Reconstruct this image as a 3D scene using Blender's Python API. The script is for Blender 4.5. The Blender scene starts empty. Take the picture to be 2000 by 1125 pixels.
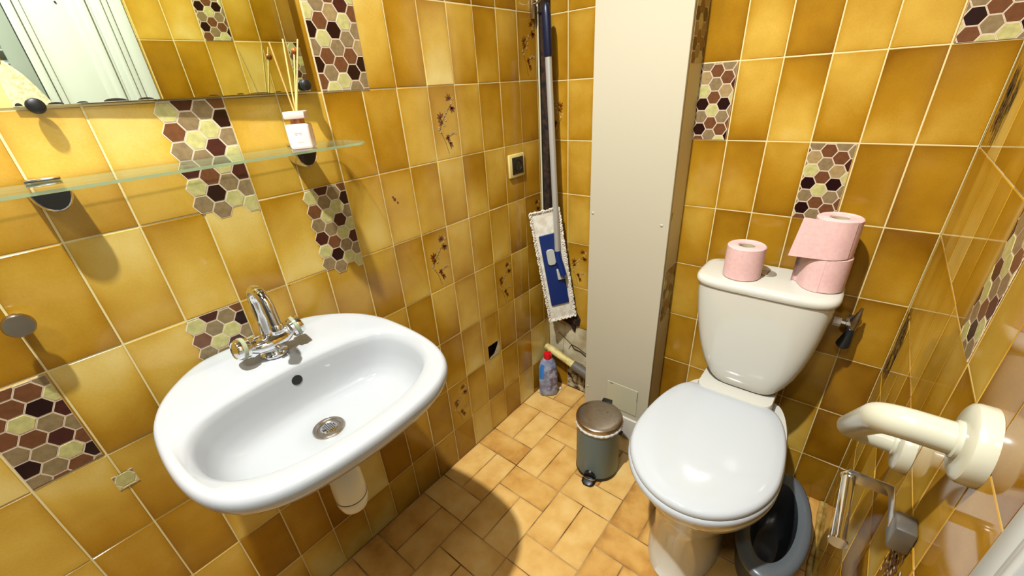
import bpy, bmesh, math, random
from mathutils import Vector, Matrix
random.seed(7)
PI = math.pi
C = bpy.context.scene.collection

# ------------------------------------------------------------------ helpers
def lin(c):
    return tuple(((v/255.0)/12.92 if v/255.0 <= .04045 else ((v/255.0+.055)/1.055)**2.4) for v in c) + (1.0,)

class MB:
    """collects vertices and faces; build() links them as one mesh object"""
    def __init__(s):
        s.v, s.f, s.m, s.tone, s.uv = [], [], [], {}, {}
    def add(s, verts, faces, mi=0):
        o = len(s.v)
        s.v += [tuple(p) for p in verts]
        for f in faces:
            s.f.append(tuple(i+o for i in f)); s.m.append(mi)
    def poly(s, pts, mi=0):
        s.add(pts, [tuple(range(len(pts)))], mi)
    def box(s, c, size, mi=0, bev=0.0, rot=None, seg=2):
        bm = bmesh.new()
        bmesh.ops.create_cube(bm, size=1.0)
        for v in bm.verts:
            v.co = Vector((v.co.x*size[0], v.co.y*size[1], v.co.z*size[2]))
        if bev > 0:
            bmesh.ops.bevel(bm, geom=list(bm.edges), offset=bev, segments=seg, affect='EDGES', profile=.5)
        bm.verts.index_update()
        M = rot if rot is not None else Matrix.Identity(3)
        s.add([M @ v.co + Vector(c) for v in bm.verts], [[v.index for v in f.verts] for f in bm.faces], mi)
        bm.free()
    def loft(s, rings, mi=0, cap0=True, cap1=True, closed=True):
        n = len(rings[0]); fs = []
        vs = [p for r in rings for p in r]
        for i in range(len(rings)-1):
            for j in range(n if closed else n-1):
                k = (j+1) % n
                fs.append((i*n+j, i*n+k, (i+1)*n+k, (i+1)*n+j))
        if cap0: fs.append(tuple(reversed(range(n))))
        if cap1: fs.append(tuple(range((len(rings)-1)*n, len(rings)*n)))
        s.add(vs, fs, mi)
    def lathe(s, prof, o, axis=(0, 0, 1), n=40, mi=0, cap0=True, cap1=True):
        a = Vector(axis).normalized()
        t = Vector((1, 0, 0)) if abs(a.x) < .9 else Vector((0, 1, 0))
        e1 = (t - a*t.dot(a)).normalized(); e2 = a.cross(e1); o = Vector(o)
        s.loft([[o + a*h + (e1*math.cos(2*PI*k/n) + e2*math.sin(2*PI*k/n))*r for k in range(n)] for r, h in prof], mi, cap0, cap1)
    def tube(s, path, r, n=16, mi=0, cap=True):
        P = [Vector(p) for p in path]
        R = r if isinstance(r, (list, tuple)) else [r]*len(P)
        t = (P[1]-P[0]).normalized()
        e1 = t.orthogonal().normalized(); rings = []
        for i, p in enumerate(P):
            if i == 0: tt = (P[1]-P[0]).normalized()
            elif i == len(P)-1: tt = (P[-1]-P[-2]).normalized()
            else: tt = ((P[i+1]-p).normalized() + (p-P[i-1]).normalized()).normalized()
            e1 = (e1 - tt*e1.dot(tt)).normalized(); e2 = tt.cross(e1)
            rings.append([p + (e1*math.cos(2*PI*k/n) + e2*math.sin(2*PI*k/n))*R[i] for k in range(n)])
        s.loft(rings, mi, cap, cap)
    def build(s, name, mats, parent=None, loc=None, smooth=None):
        if not isinstance(mats, (list, tuple)): mats = [mats]
        if parent is not None: L = Vector(parent.get('_o', (0, 0, 0)))
        else: L = Vector(loc) if loc is not None else Vector((0, 0, 0))
        me = bpy.data.meshes.new(name)
        me.from_pydata([tuple(Vector(p)-L) for p in s.v], [], s.f)
        for m in mats: me.materials.append(m)
        me.polygons.foreach_set('material_index', s.m)
        if s.tone:
            ca = me.color_attributes.new('tone', 'FLOAT_COLOR', 'CORNER')
            uv = me.uv_layers.new(name='tile')
            for p in me.polygons:
                td = s.tone.get(p.index); ud = s.uv.get(p.index)
                for q, li in enumerate(p.loop_indices):
                    if td: ca.data[li].color = td[q]
                    if ud: uv.data[li].uv = ud[q]
        me.validate(); me.update()
        if smooth is not None:
            bm = bmesh.new(); bm.from_mesh(me)
            bmesh.ops.recalc_face_normals(bm, faces=bm.faces)
            ang = math.radians(smooth)
            for f in bm.faces: f.smooth = True
            for e in bm.edges:
                if len(e.link_faces) == 2 and e.calc_face_angle(0) > ang: e.smooth = False
            bm.to_mesh(me); bm.free()
        o = bpy.data.objects.new(name, me); C.objects.link(o)
        if parent is not None:
            o.parent = parent; o['_o'] = tuple(L)
        else:
            o.location = L; o['_o'] = tuple(L)
        return o

def tag(o, label, cat, group=None):
    o['label'] = label; o['category'] = cat
    if group: o['group'] = group
    return o
def thing(name, label, cat, loc, group=None):
    o = bpy.data.objects.new(name, None); C.objects.link(o)
    o.location = loc; o['_o'] = tuple(loc); o.empty_display_size = .02
    return tag(o, label, cat, group)
def structure(o):
    o['kind'] = 'structure'; return o

# ---------------------------------------------------------------- materials
def mat(name, col, rough=.5, metal=0.0, spec=.5, coat=0.0, **kw):
    m = bpy.data.materials.new(name); m.use_nodes = True
    b = m.node_tree.nodes['Principled BSDF']
    b.inputs['Base Color'].default_value = lin(col)
    b.inputs['Roughness'].default_value = rough
    b.inputs['Metallic'].default_value = metal
    b.inputs['Specular IOR Level'].default_value = spec
    b.inputs['Coat Weight'].default_value = coat
    b.inputs['Coat Roughness'].default_value = .05
    for k, v in kw.items(): b.inputs[k].default_value = v
    return m
def nodes(m): return m.node_tree.nodes, m.node_tree.links, m.node_tree.nodes['Principled BSDF']
def add_noise(m, c1, c2, scale=20, detail=4, bump=0.0, lo=.35, hi=.65, stretch=None, dist=.002):
    N, Lk, b = nodes(m)
    tc = N.new('ShaderNodeTexCoord'); nz = N.new('ShaderNodeTexNoise')
    nz.inputs['Scale'].default_value = scale; nz.inputs['Detail'].default_value = detail
    src = tc.outputs['Object']
    if stretch:
        mp = N.new('ShaderNodeMapping'); mp.inputs['Scale'].default_value = stretch
        Lk.new(src, mp.inputs['Vector']); src = mp.outputs['Vector']
    Lk.new(src, nz.inputs['Vector'])
    r = N.new('ShaderNodeValToRGB')
    r.color_ramp.elements[0].position = lo; r.color_ramp.elements[0].color = lin(c1)
    r.color_ramp.elements[1].position = hi; r.color_ramp.elements[1].color = lin(c2)
    Lk.new(nz.outputs['Fac'], r.inputs['Fac']); Lk.new(r.outputs['Color'], b.inputs['Base Color'])
    if bump:
        bp = N.new('ShaderNodeBump'); bp.inputs['Strength'].default_value = bump; bp.inputs['Distance'].default_value = dist
        Lk.new(nz.outputs['Fac'], bp.inputs['Height']); Lk.new(bp.outputs['Normal'], b.inputs['Normal'])
    return m

def tile_material(name, stops, rough=.13, wav=.25, cloud=.6, coat=.0, sc=7.0):
    m = mat(name, (200, 150, 40), rough, coat=coat)
    N, Lk, b = nodes(m)
    at = N.new('ShaderNodeAttribute'); at.attribute_name = 'tone'
    sp = N.new('ShaderNodeSeparateColor'); Lk.new(at.outputs['Color'], sp.inputs['Color'])
    uv = N.new('ShaderNodeUVMap'); uv.uv_map = 'tile'
    su = N.new('ShaderNodeSeparateXYZ'); Lk.new(uv.outputs['UV'], su.inputs['Vector'])
    def math_(op, a, bb=None, clamp=False):
        n = N.new('ShaderNodeMath'); n.operation = op; n.use_clamp = clamp
        for i, x in enumerate((a, bb)):
            if x is None: continue
            if isinstance(x, (int, float)): n.inputs[i].default_value = x
            else: Lk.new(x, n.inputs[i])
        return n.outputs[0]
    ex = math_('POWER', math_('ABSOLUTE', math_('MULTIPLY', math_('SUBTRACT', su.outputs['X'], .5), 2.0)), 5.0)
    ey = math_('POWER', math_('ABSOLUTE', math_('MULTIPLY', math_('SUBTRACT', su.outputs['Y'], .5), 2.0)), 9.0)
    edge = math_('MAXIMUM', ex, ey)
    tc = N.new('ShaderNodeTexCoord')
    cmb = N.new('ShaderNodeCombineXYZ')
    sd = math_('MULTIPLY', sp.outputs['Green'], 37.0)
    for i in range(3): Lk.new(sd, cmb.inputs[i])
    va = N.new('ShaderNodeVectorMath'); va.operation = 'ADD'
    Lk.new(tc.outputs['Object'], va.inputs[0]); Lk.new(cmb.outputs['Vector'], va.inputs[1])
    n1 = N.new('ShaderNodeTexNoise'); n1.inputs['Scale'].default_value = sc; n1.inputs['Detail'].default_value = 3; n1.inputs['Roughness'].default_value = .5
    n2 = N.new('ShaderNodeTexNoise'); n2.inputs['Scale'].default_value = 240; n2.inputs['Detail'].default_value = 2
    Lk.new(va.outputs['Vector'], n1.inputs['Vector']); Lk.new(va.outputs['Vector'], n2.inputs['Vector'])
    t = math_('ADD', sp.outputs['Red'], math_('MULTIPLY', math_('SUBTRACT', n1.outputs['Fac'], .5), cloud))
    t = math_('ADD', t, math_('MULTIPLY', math_('SUBTRACT', n2.outputs['Fac'], .5), .10))
    t = math_('SUBTRACT', t, math_('MULTIPLY', edge, .16), True)
    r = N.new('ShaderNodeValToRGB'); cr = r.color_ramp
    while len(cr.elements) < len(stops): cr.elements.new(.5)
    for e, (p, c) in zip(cr.elements, stops): e.position = p; e.color = lin(c)
    Lk.new(t, r.inputs['Fac']); Lk.new(r.outputs['Color'], b.inputs['Base Color'])
    bp = N.new('ShaderNodeBump'); bp.inputs['Strength'].default_value = wav; bp.inputs['Distance'].default_value = .0006
    Lk.new(n1.outputs['Fac'], bp.inputs['Height']); Lk.new(bp.outputs['Normal'], b.inputs['Normal'])
    return m

WALLSTOPS = [(0.0, (128, 82, 8)), (.33, (174, 125, 26)), (.62, (208, 166, 66)), (1.0, (238, 217, 140))]
M_tile = tile_material('glazed_wall_tile', WALLSTOPS, .12, .22)
M_tile_r = tile_material('glazed_wall_tile_glossy', WALLSTOPS, .05, .08)
M_floor = tile_material('floor_tile', [(0, (176, 116, 44)), (.35, (220, 164, 82)), (.65, (238, 190, 108)), (1, (248, 212, 140))], .38, .5, 1.0, sc=15.0)
M_grout = mat('grout_cream', (226, 206, 146), .8)
M_fgrout = add_noise(mat('grout_floor', (120, 80, 40), .9), (96, 58, 24), (196, 158, 100), 9, 3)
M_decor = mat('flower_print', (112, 58, 16), .15)
M_decorw = mat('flower_print_pale', (240, 214, 150), .15)
M_plaster = add_noise(mat('bare_plaster', (200, 190, 160), .9), (170, 150, 105), (220, 208, 172), 14, 6, .5)
M_dirtyplaster = add_noise(mat('dirty_plaster', (190, 175, 140), .9), (70, 45, 22), (206, 190, 148), 38, 6, .8, .42, .58)
M_cavity = add_noise(mat('dark_cavity', (30, 18, 8), .95), (14, 8, 4), (60, 38, 16), 60, 4, .8)
M_crack = mat('crack_line', (60, 40, 18), .9)
M_grime = add_noise(mat('grime', (60, 44, 20), .7), (34, 22, 8), (140, 104, 36), 70, 5, .6, .42, .6)
M_cream = mat('cream_paint', (197, 188, 162), .45)
M_creamside = mat('cream_tape', (200, 194, 162), .25)
M_white = mat('white_gloss_paint', (210, 212, 208), .25)
M_ceil = mat('ceiling_paint', (170, 168, 162), .8)
M_ceramic = mat('white_ceramic', (180, 181, 180), .07, coat=.2)
M_ivory = mat('ivory_ceramic', (220, 216, 200), .09, coat=.2)
M_seat = mat('white_seat_plastic', (204, 207, 207), .1)
M_chrome = mat('chrome', (225, 225, 228), .07, 1.0)
M_satin = add_noise(mat('satin_steel', (176, 168, 156), .28, 1.0), (160, 150, 138), (196, 188, 176), 8, 2)
M_brushed = add_noise(mat('brushed_steel', (168, 156, 142), .3, 1.0), (148, 136, 122), (186, 174, 160), 60, 3, 0, .3, .7, (1, 14, 14))
M_dark = mat('dark_recess', (8, 7, 6), .6)
M_black = mat('black_plastic', (16, 16, 18), .32)
M_band = mat('olive_acrylic_band', (158, 162, 130), .15, coat=.3)
M_ringgap = mat('shadow_gap', (110, 104, 92), .5)
M_mirror = mat('mirror_silver', (216, 226, 204), .012, 1.0)
M_mirroredge = mat('mirror_glass_edge', (196, 208, 176), .15)
M_tarnish = mat('mirror_tarnish', (38, 30, 16), .5)
M_rubber = mat('black_rubber', (22, 20, 18), .45)
M_pink = add_noise(mat('pink_tissue', (236, 190, 182), .95), (233, 186, 178), (239, 195, 187), 120, 3, .2)
M_card = mat('cardboard_core', (196, 176, 142), .9)
M_pinkdark = mat('pink_tissue_end', (238, 176, 168), .98)
M_bottle_pink = mat('blush_glass', (246, 214, 200), .14, coat=.3)
M_blushcap = mat('blush_cap', (240, 206, 186), .35)
M_neck = mat('copper_neck', (190, 130, 84), .3, .6)
M_reed = mat('reed_wood', (226, 186, 106), .7)
M_bead = mat('brown_bead', (150, 84, 22), .25)
M_print = mat('pale_print', (224, 178, 160), .6)
M_bin = mat('grey_lacquer', (112, 134, 140), .42, spec=.3)
M_bag = mat('white_bag', (238, 236, 230), .35)
M_plastic = mat('white_pvc', (236, 232, 214), .25)
M_rail = mat('ivory_rail_plastic', (196, 192, 168), .22, coat=.15)
M_blue = mat('blue_plastic', (10, 42, 104), .3)
M_navy = mat('navy_plastic', (14, 24, 52), .35)
M_grey = mat('pale_grey_plastic', (190, 190, 178), .4)
M_alu = mat('aluminium_tube', (196, 194, 184), .34, .45)
M_fringe = add_noise(mat('cotton_fringe', (236, 226, 204), .98), (206, 190, 160), (246, 240, 224), 160, 4, .9)
M_pad = add_noise(mat('white_pad', (230, 222, 200), .9), (216, 204, 178), (238, 232, 214), 50, 3, .4)
M_red = mat('red_cap', (216, 16, 30), .28)
M_clean = add_noise(mat('grey_bottle', (150, 156, 178), .3), (122, 124, 146), (178, 188, 210), 22, 4, 0, .4, .62)
M_cleanblue = mat('blue_bottle_label', (48, 128, 206), .3)
M_cleanlilac = add_noise(mat('lilac_label', (130, 122, 140), .4), (104, 96, 112), (176, 172, 182), 48, 4, 0, .42, .6)
M_pipe = add_noise(mat('old_pipe', (218, 196, 118), .6), (150, 116, 44), (226, 206, 130), 26, 4, .3, .28, .5)
M_sleeve = mat('grey_sleeve', (104, 96, 82), .55)
M_brass = mat('brass', (168, 130, 60), .3, .9)
M_potty = mat('grey_potty', (98, 104, 106), .28)
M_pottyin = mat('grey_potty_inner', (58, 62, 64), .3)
M_caulk = add_noise(mat('yellow_caulk', (206, 170, 86), .6), (170, 128, 48), (222, 190, 110), 30, 3)
M_socketframe = mat('cream_socket', (222, 200, 124), .35)
M_socket = mat('dark_socket', (36, 32, 28), .35)
M_louvre = mat('grey_louvre', (150, 156, 150), .5)
M_towel = add_noise(mat('cream_towel', (232, 222, 188), .98), (214, 200, 160), (242, 234, 208), 90, 4, .8)
M_bluecap = mat('valve_black', (28, 34, 38), .3)
HEXC = {'L': (194, 184, 118), 'T': (140, 118, 82), 'B': (112, 70, 42), 'D': (72, 34, 26), 'K': (36, 12, 12), 'N': (166, 138, 92)}
M_hex = {}
for k_, c_ in HEXC.items():
    M_hex[k_] = add_noise(mat('mosaic_'+k_, c_, .2), tuple(max(0, int(v*.93)) for v in c_), tuple(min(255, int(v*1.04)) for v in c_), 90, 2)
M_hexgrout = mat('mosaic_joint', (232, 208, 178), .5)

def glass_material():
    m = bpy.data.materials.new('clear_glass'); m.use_nodes = True
    N = m.node_tree.nodes; Lk = m.node_tree.links; N.remove(N['Principled BSDF'])
    t = N.new('ShaderNodeBsdfTransparent'); t.inputs['Color'].default_value = (.975, .99, .965, 1)
    g = N.new('ShaderNodeBsdfGlossy'); g.inputs['Roughness'].default_value = .02
    f = N.new('ShaderNodeFresnel'); f.inputs['IOR'].default_value = 1.45
    mx = N.new('ShaderNodeMixShader')
    Lk.new(f.outputs[0], mx.inputs[0]); Lk.new(t.outputs[0], mx.inputs[1]); Lk.new(g.outputs[0], mx.inputs[2])
    Lk.new(mx.outputs[0], N['Material Output'].inputs['Surface']); return m
def glass_edge_material():
    m = bpy.data.materials.new('glass_edge'); m.use_nodes = True
    N = m.node_tree.nodes; Lk = m.node_tree.links; b = N['Principled BSDF']
    b.inputs['Base Color'].default_value = lin((196, 214, 168)); b.inputs['Roughness'].default_value = .15
    t = N.new('ShaderNodeBsdfTransparent'); t.inputs['Color'].default_value = (.8, .9, .74, 1)
    mx = N.new('ShaderNodeMixShader'); mx.inputs[0].default_value = .4
    Lk.new(t.outputs[0], mx.inputs[1]); Lk.new(b.outputs[0], mx.inputs[2])
    Lk.new(mx.outputs[0], N['Material Output'].inputs['Surface']); return m
M_glass = glass_material(); M_glassedge = glass_edge_material()

# ------------------------------------------------------------ room measures
TW, TH = .1, .19331                       # tile pitch on the long wall
Z0 = 1.51374                              # a grout row of that wall
YB, ZB0, XB0, TWB = 1.3059, 1.52488, .54712, .09874
XR = 1.14294                              # right wall
YA = 1.34                                 # recess wall
PX0, PX1, PY = .281, .5485, 1.20          # boxed pillar
CEIL = 2.76
YREAR = -.95

class Frame:
    def __init__(s, O, U, V, N):
        s.O, s.U, s.V, s.N = Vector(O), Vector(U), Vector(V), Vector(N)
        s.flip = s.U.cross(s.V).dot(s.N) < 0
    def p(s, u, v, d=0): return s.O + s.U*u + s.V*v + s.N*d
    def quad(s, mb, pts, mi=0):
        q = [s.p(*a) for a in pts]
        if s.flip: q.reverse()
        mb.poly(q, mi)
F_left = Frame((0, 0, 0), (0, 1, 0), (0, 0, 1), (1, 0, 0))
F_back = Frame((0, YB, 0), (1, 0, 0), (0, 0, 1), (0, -1, 0))
F_alc = Frame((0, YA, 0), (1, 0, 0), (0, 0, 1), (0, -1, 0))
F_right = Frame((XR, 0, 0), (0, 1, 0), (0, 0, 1), (-1, 0, 0))
F_pil = Frame((PX1, 0, 0), (0, 1, 0), (0, 0, 1), (1, 0, 0))
F_floor = Frame((0, 0, 0), (1, 0, 0), (0, 1, 0), (0, 0, 1))

def tile(mb, F, u0, u1, v0, v1, tone, mi=0, g=.0010, bw=.0014, h=.0013, full=None, tilt=.0003):
    """one glazed tile: bevelled slab, tone = (bottom, top)"""
    if u1-u0 < 2*g+2*bw+.001 or v1-v0 < 2*g+2*bw+.001: return
    U0, U1, V0, V1 = full or (u0, u1, v0, v1)
    a0, a1, b0, b1 = u0+g, u1-g, v0+g, v1-g
    seed = random.random()
    j = [random.uniform(-tilt, tilt) for _ in range(3)]
    def dd(u, v): return j[0]+j[1]*(2*(u-U0)/(U1-U0)-1)+j[2]*(2*(v-V0)/(V1-V0)-1)
    outer = [(a0, b0), (a1, b0), (a1, b1), (a0, b1)]
    inner = [(a0+bw, b0+bw), (a1-bw, b0+bw), (a1-bw, b1-bw), (a0+bw, b1-bw)]
    P = [F.p(u, v, -h) for u, v in outer] + [F.p(u, v, dd(u, v)) for u, v in inner]
    fs = [(4, 5, 6, 7), (0, 1, 5, 4), (1, 2, 6, 5), (2, 3, 7, 6), (3, 0, 4, 7)]
    uvs = outer + inner
    base = len(mb.f)
    if F.flip: fs = [tuple(reversed(f)) for f in fs]
    mb.add(P, fs, mi)
    for i, f in enumerate(fs):
        td, ud = [], []
        for q in f:
            u, v = uvs[q]; s = (v-V0)/(V1-V0); r = (u-U0)/(U1-U0)
            td.append((tone[0]*(1-s)+tone[1]*s, seed, 0, 1)); ud.append((r, s))
        mb.tone[base+i] = td; mb.uv[base+i] = ud

def ellipse_leaf(mb, F, u, v, ang, L, w, d, mi):
    c, s = math.cos(ang), math.sin(ang); pts = []
    for k in range(9):
        t = k/8; x = t*L; y = w*math.sin(PI*t**.8)
        pts.append((x, y))
    for k in range(7, 0, -1):
        t = k/8; x = t*L; y = -w*math.sin(PI*t**.8)
        pts.append((x, y))
    q = [F.p(u+x*c-y*s, v+x*s+y*c, d) for x, y in pts]
    if F.flip: q.reverse()
    mb.poly(q, mi)
def ring_disc(mb, F, u, v, r0, r1, d, mi, n=14):
    a = [F.p(u+r0*math.cos(2*PI*k/n), v+r0*math.sin(2*PI*k/n), d) for k in range(n)]
    b = [F.p(u+r1*math.cos(2*PI*k/n), v+r1*math.sin(2*PI*k/n), d) for k in range(n)]
    fs = [(k, (k+1) % n, n+(k+1) % n, n+k) for k in range(n)]
    if not F.flip: fs = [tuple(reversed(f)) for f in fs]
    mb.add(a+b, fs, mi)
def disc2(mb, F, u, v, r, d, mi, n=12):
    q = [F.p(u+r*math.cos(2*PI*k/n), v+r*math.sin(2*PI*k/n), d) for k in range(n)]
    if F.flip: q.reverse()
    mb.poly(q, mi)
def strip(mb, F, pts, w, d, mi):
    for (a, b), (c, e) in zip(pts, pts[1:]):
        dx, dy = c-a, e-b; L = math.hypot(dx, dy) or 1; nx, ny = -dy/L*w, dx/L*w
        F.quad(mb, [(a-nx, b-ny, d), (c-nx, e-ny, d), (c+nx, e+ny, d), (a+nx, b+ny, d)], mi)
def flower(mb, F, u0, v0, DK, PL, d=.0007, mir=1):
    """printed spray of blossom on a decor tile; (u0,v0) = lower left of the tile, 0.1 x 0.193 m"""
    def L(u, v, deg, l, w=.0027):
        l *= .9; w *= .9
        if mir < 0: u, deg = .1-u, 180-deg
        ellipse_leaf(mb, F, u0+u, v0+v, math.radians(deg), l, w, d, DK)
    def fl(u, v, r=.0036):
        if mir < 0: u = .1-u
        ring_disc(mb, F, u0+u, v0+v, r*.55, r*1.15, d+.00005, DK)
        ring_disc(mb, F, u0+u, v0+v, r*.6, r, d+.0001, PL)
        disc2(mb, F, u0+u, v0+v, r*.3, d+.0001, DK, 8)
    def st(*p): strip(mb, F, [(u0+(a if mir > 0 else .1-a), v0+b) for a, b in p], .0006, d, DK)
    for a, l in ((70, .017), (110, .019), (150, .017), (25, .013), (190, .014)): L(.072, .158, a, l)
    for a, l in ((-20, .015), (-60, .018), (-100, .018), (-140, .014), (160, .010)): L(.080, .137, a, l, .0036)
    for a, l in ((50, .017), (95, .019), (140, .02), (175, .018), (215, .015)): L(.034, .113, a, l)
    for a, l in ((120, .015), (165, .02), (205, .018), (-60, .012)): L(.038, .1, a, l)
    for a, l in ((95, .014), (60, .015), (20, .01), (-30, .014), (-70, .018), (160, .01)): L(.05, .056, a, l)
    for a, l in ((-45, .022), (-75, .022), (-15, .014)): L(.056, .045, a, l, .003)
    for q in ((.078, .149), (.086, .16), (.048, .119), (.056, .128), (.05, .107), (.043, .094), (.022, .086), (.028, .077), (.062, .067), (.072, .071), (.083, .068)): fl(*q)
    st((.074, .158), (.079, .145), (.06, .128), (.045, .11), (.034, .1), (.026, .082), (.03, .07), (.04, .05), (.047, .025), (.05, .014))
    st((.05, .056), (.062, .064), (.083, .068))

def lattice(mb, F, us, vs, tone_fn, skip=(), mi=0, gmi=1, gd=-.0009, clip=None, nogrout=()):
    """tiles between the grout lines us x vs; (i, j) indexes a cell, rows counted from the top"""
    for i in range(len(us)-1):
        for j in range(len(vs)-1):
            if (i, j) not in nogrout:
                F.quad(mb, [(us[i], vs[j+1], gd), (us[i+1], vs[j+1], gd), (us[i+1], vs[j], gd), (us[i], vs[j], gd)], gmi)
            t = tone_fn(i, j)
            if (i, j) in skip: continue
            tile(mb, F, us[i], us[i+1], vs[j+1], vs[j], t, mi)

# -------------------------------------------------------------- hex mosaics
PRINT_A = {0: 'LBTDLTBL', 1: 'DTLTBKTB', 2: 'TLDLTLKT', 3: 'BKTLDTLB', -1: 'TDLKBTLT', 4: 'LTBDTLKB'}
PRINT_B = {0: 'NLKTKBDT', 1: 'BTBLBTLB', 2: 'BNKTBLNT', 3: 'TDLTBKTL', -1: 'KTNBTLDT', 4: 'LBTNKTBL'}
def clip_poly(poly, u0, u1, v0, v1):
    def cut(P, f):
        out = []
        for i in range(len(P)):
            a, b = P[i], P[(i+1) % len(P)]; fa, fb = f(a), f(b)
            if fa >= 0: out.append(a)
            if (fa >= 0) != (fb >= 0):
                t = fa/(fa-fb); out.append((a[0]+(b[0]-a[0])*t, a[1]+(b[1]-a[1])*t))
        return out
    for f in (lambda p: p[0]-u0, lambda p: u1-p[0], lambda p: p[1]-v0, lambda p: v1-p[1]):
        poly = cut(poly, f)
        if len(poly) < 3: return None
    return poly
HEXMATS = [M_hexgrout] + [M_hex[k] for k in 'LTBDKN']
def hex_panel(F, u0, u1, v0, v1, uc, vc, colours, label, ext=(0, 0, 0, 0), pitch=.0322, h=.0011, mirror_u=False, odd=0, group=None, name='hexagon_mosaic_panel'):
    """peel-and-stick hexagon sheet; uc = centre of its first column, vc = centre of the top full hexagon of that column;
       ext lets whole hexagons stick out past the left, right, bottom, top edge"""
    s = pitch/math.sqrt(3); mb = MB()
    lo_u, hi_u, lo_v, hi_v = u0-ext[0], u1+ext[1], v0-ext[2], v1+ext[3]
    for ci in range(-3, 8):
        cu = uc + ci*1.5*s
        for r in range(-3, 12):
            cv = vc - r*pitch + (pitch/2 if (ci+odd) % 2 else 0)
            if ext[0] or ext[2]:
                if cu < u0-.004 or (ext[2] and cv < v0-.004): continue
            def hexa(k): return [(cu+s*k*math.cos(PI/3*q), cv+s*k*math.sin(PI/3*q)) for q in range(6)]
            a = clip_poly(hexa(1.012), lo_u, hi_u, lo_v, hi_v)
            if not a or len(a) < 3: continue
            ar = abs(sum(a[i][0]*a[(i+1) % len(a)][1]-a[(i+1) % len(a)][0]*a[i][1] for i in range(len(a))))/2
            if ar < 2e-6: continue
            n = len(a)
            bot = [F.p(x, y, .0002) for x, y in a]; top = [F.p(x, y, h*.8) for x, y in a]
            fs = [tuple(range(n, 2*n))] + [(k, (k+1) % n, n+(k+1) % n, n+k) for k in range(n)]
            if F.flip: fs = [tuple(reversed(f)) for f in fs]
            mb.add(bot+top, fs, 0)
            b = clip_poly(hexa(.925), lo_u+.0004, hi_u-.0004, lo_v+.0004, hi_v-.0004)
            if not b: continue
            row = colours.get(ci, 'TLBT'); ch = row[r % len(row)]
            b2 = clip_poly(hexa(.885), lo_u+.001, hi_u-.001, lo_v+.001, hi_v-.001)
            if b2 and len(b2) == len(b):
                n = len(b)
                lo = [F.p(x, y, h*.8) for x, y in b]; hi = [F.p(x, y, h*1.25) for x, y in b2]
                fs = [tuple(range(n, 2*n))] + [(k, (k+1) % n, n+(k+1) % n, n+k) for k in range(n)]
                if F.flip: fs = [tuple(reversed(f)) for f in fs]
                mb.add(lo+hi, fs, 1+'LTBDKN'.index(ch))
            else:
                q = [F.p(x, y, h) for x, y in b]
                if F.flip: q.reverse()
                mb.poly(q, 1+'LTBDKN'.index(ch))
    o = mb.build(name, HEXMATS, loc=F.p((u0+u1)/2, v0, 0))
    return tag(o, label, 'mosaic tile', group)

# ------------------------------------------------------------------- walls
LT = {  # (column, row) -> (top tone, bottom tone), read off the long wall
 (6,0):(.8,.35),(7,0):(.4,.28),(8,0):(.3,.95),(9,0):(.62,.35),(10,0):(.2,.55),(11,0):(.55,.22),(12,0):(.35,.4),
 (-1,1):(.6,.45),(0,1):(.66,.42),(1,1):(.76,.66),(3,1):(.66,.5),(4,1):(.62,.42),(5,1):(.25,.5),(6,1):(.48,.32),(7,1):(.5,.62),(8,1):(.3,.66),(9,1):(.5,.5),(10,1):(.25,.42),(11,1):(.32,.5),(12,1):(.42,.2),
 (-1,2):(.55,.4),(0,2):(.88,.4),(1,2):(.35,.72),(2,2):(.85,.32),(3,2):(.38,.8),(5,2):(.5,.78),(6,2):(.45,.66),(7,2):(.38,.66),(8,2):(.72,.32),(9,2):(.25,.66),(10,2):(.62,.3),(11,2):(.6,.22),(12,2):(.5,.25),
 (-1,3):(.85,.25),(0,3):(.75,.42),(2,3):(.45,.4),(3,3):(.48,.45),(4,3):(.5,.4),(5,3):(.6,.3),(6,3):(.32,.72),(7,3):(.3,.62),(8,3):(.66,.4),(9,3):(.5,.5),(10,3):(.4,.66),(11,3):(.6,.15),(12,3):(.2,.3),
 (-2,4):(.72,.35),(-1,4):(.6,.22),(0,4):(.4,.3),(6,4):(.3,.2),(7,4):(.76,.3),(8,4):(.38,.7),(9,4):(.55,.62),(10,4):(.35,.5),(11,4):(.62,.15),(12,4):(.4,.25),
 (-2,5):(.5,.25),(-1,5):(.35,.22),(7,5):(.25,.5),(8,5):(.38,.72),(9,5):(.42,.6),(10,5):(.6,.2),(11,5):(.55,.2),(12,5):(.6,.2),
 (0,6):(.35,.25),(1,6):(.5,.25),(2,6):(.3,.25),(6,6):(.3,.22),(7,6):(.35,.45),(8,6):(.3,.62),(9,6):(.7,.25),(10,6):(.3,.62),(11,6):(.3,.45)}
FLOWERS_L = {(12,0), (8,1), (7,3), (12,3), (10,4), (7,6)}
mb = MB()
us = [-.95] + [k*TW for k in range(-9, 14)] + [YA]
vs = [CEIL, Z0+4*TH, Z0+3*TH, Z0+2*TH, Z0+TH] + [Z0-r*TH for r in range(0, 8)] + [0.0]
def tone_l(i, j):
    k, r = i-10, j-5
    if (k, r) in LT:
        a, b = LT[(k, r)]; return (b, a)
    a = random.uniform(.25, .7); return (max(.2, a+random.choice((-.3, .3))), a)
HOLE = (10+9, 5+5)
lattice(mb, F_left, us, vs, tone_l, skip={HOLE}, nogrout={HOLE})
for k, r in FLOWERS_L: flower(mb, F_left, k*TW, Z0-(r+1)*TH, 2, 3)
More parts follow.
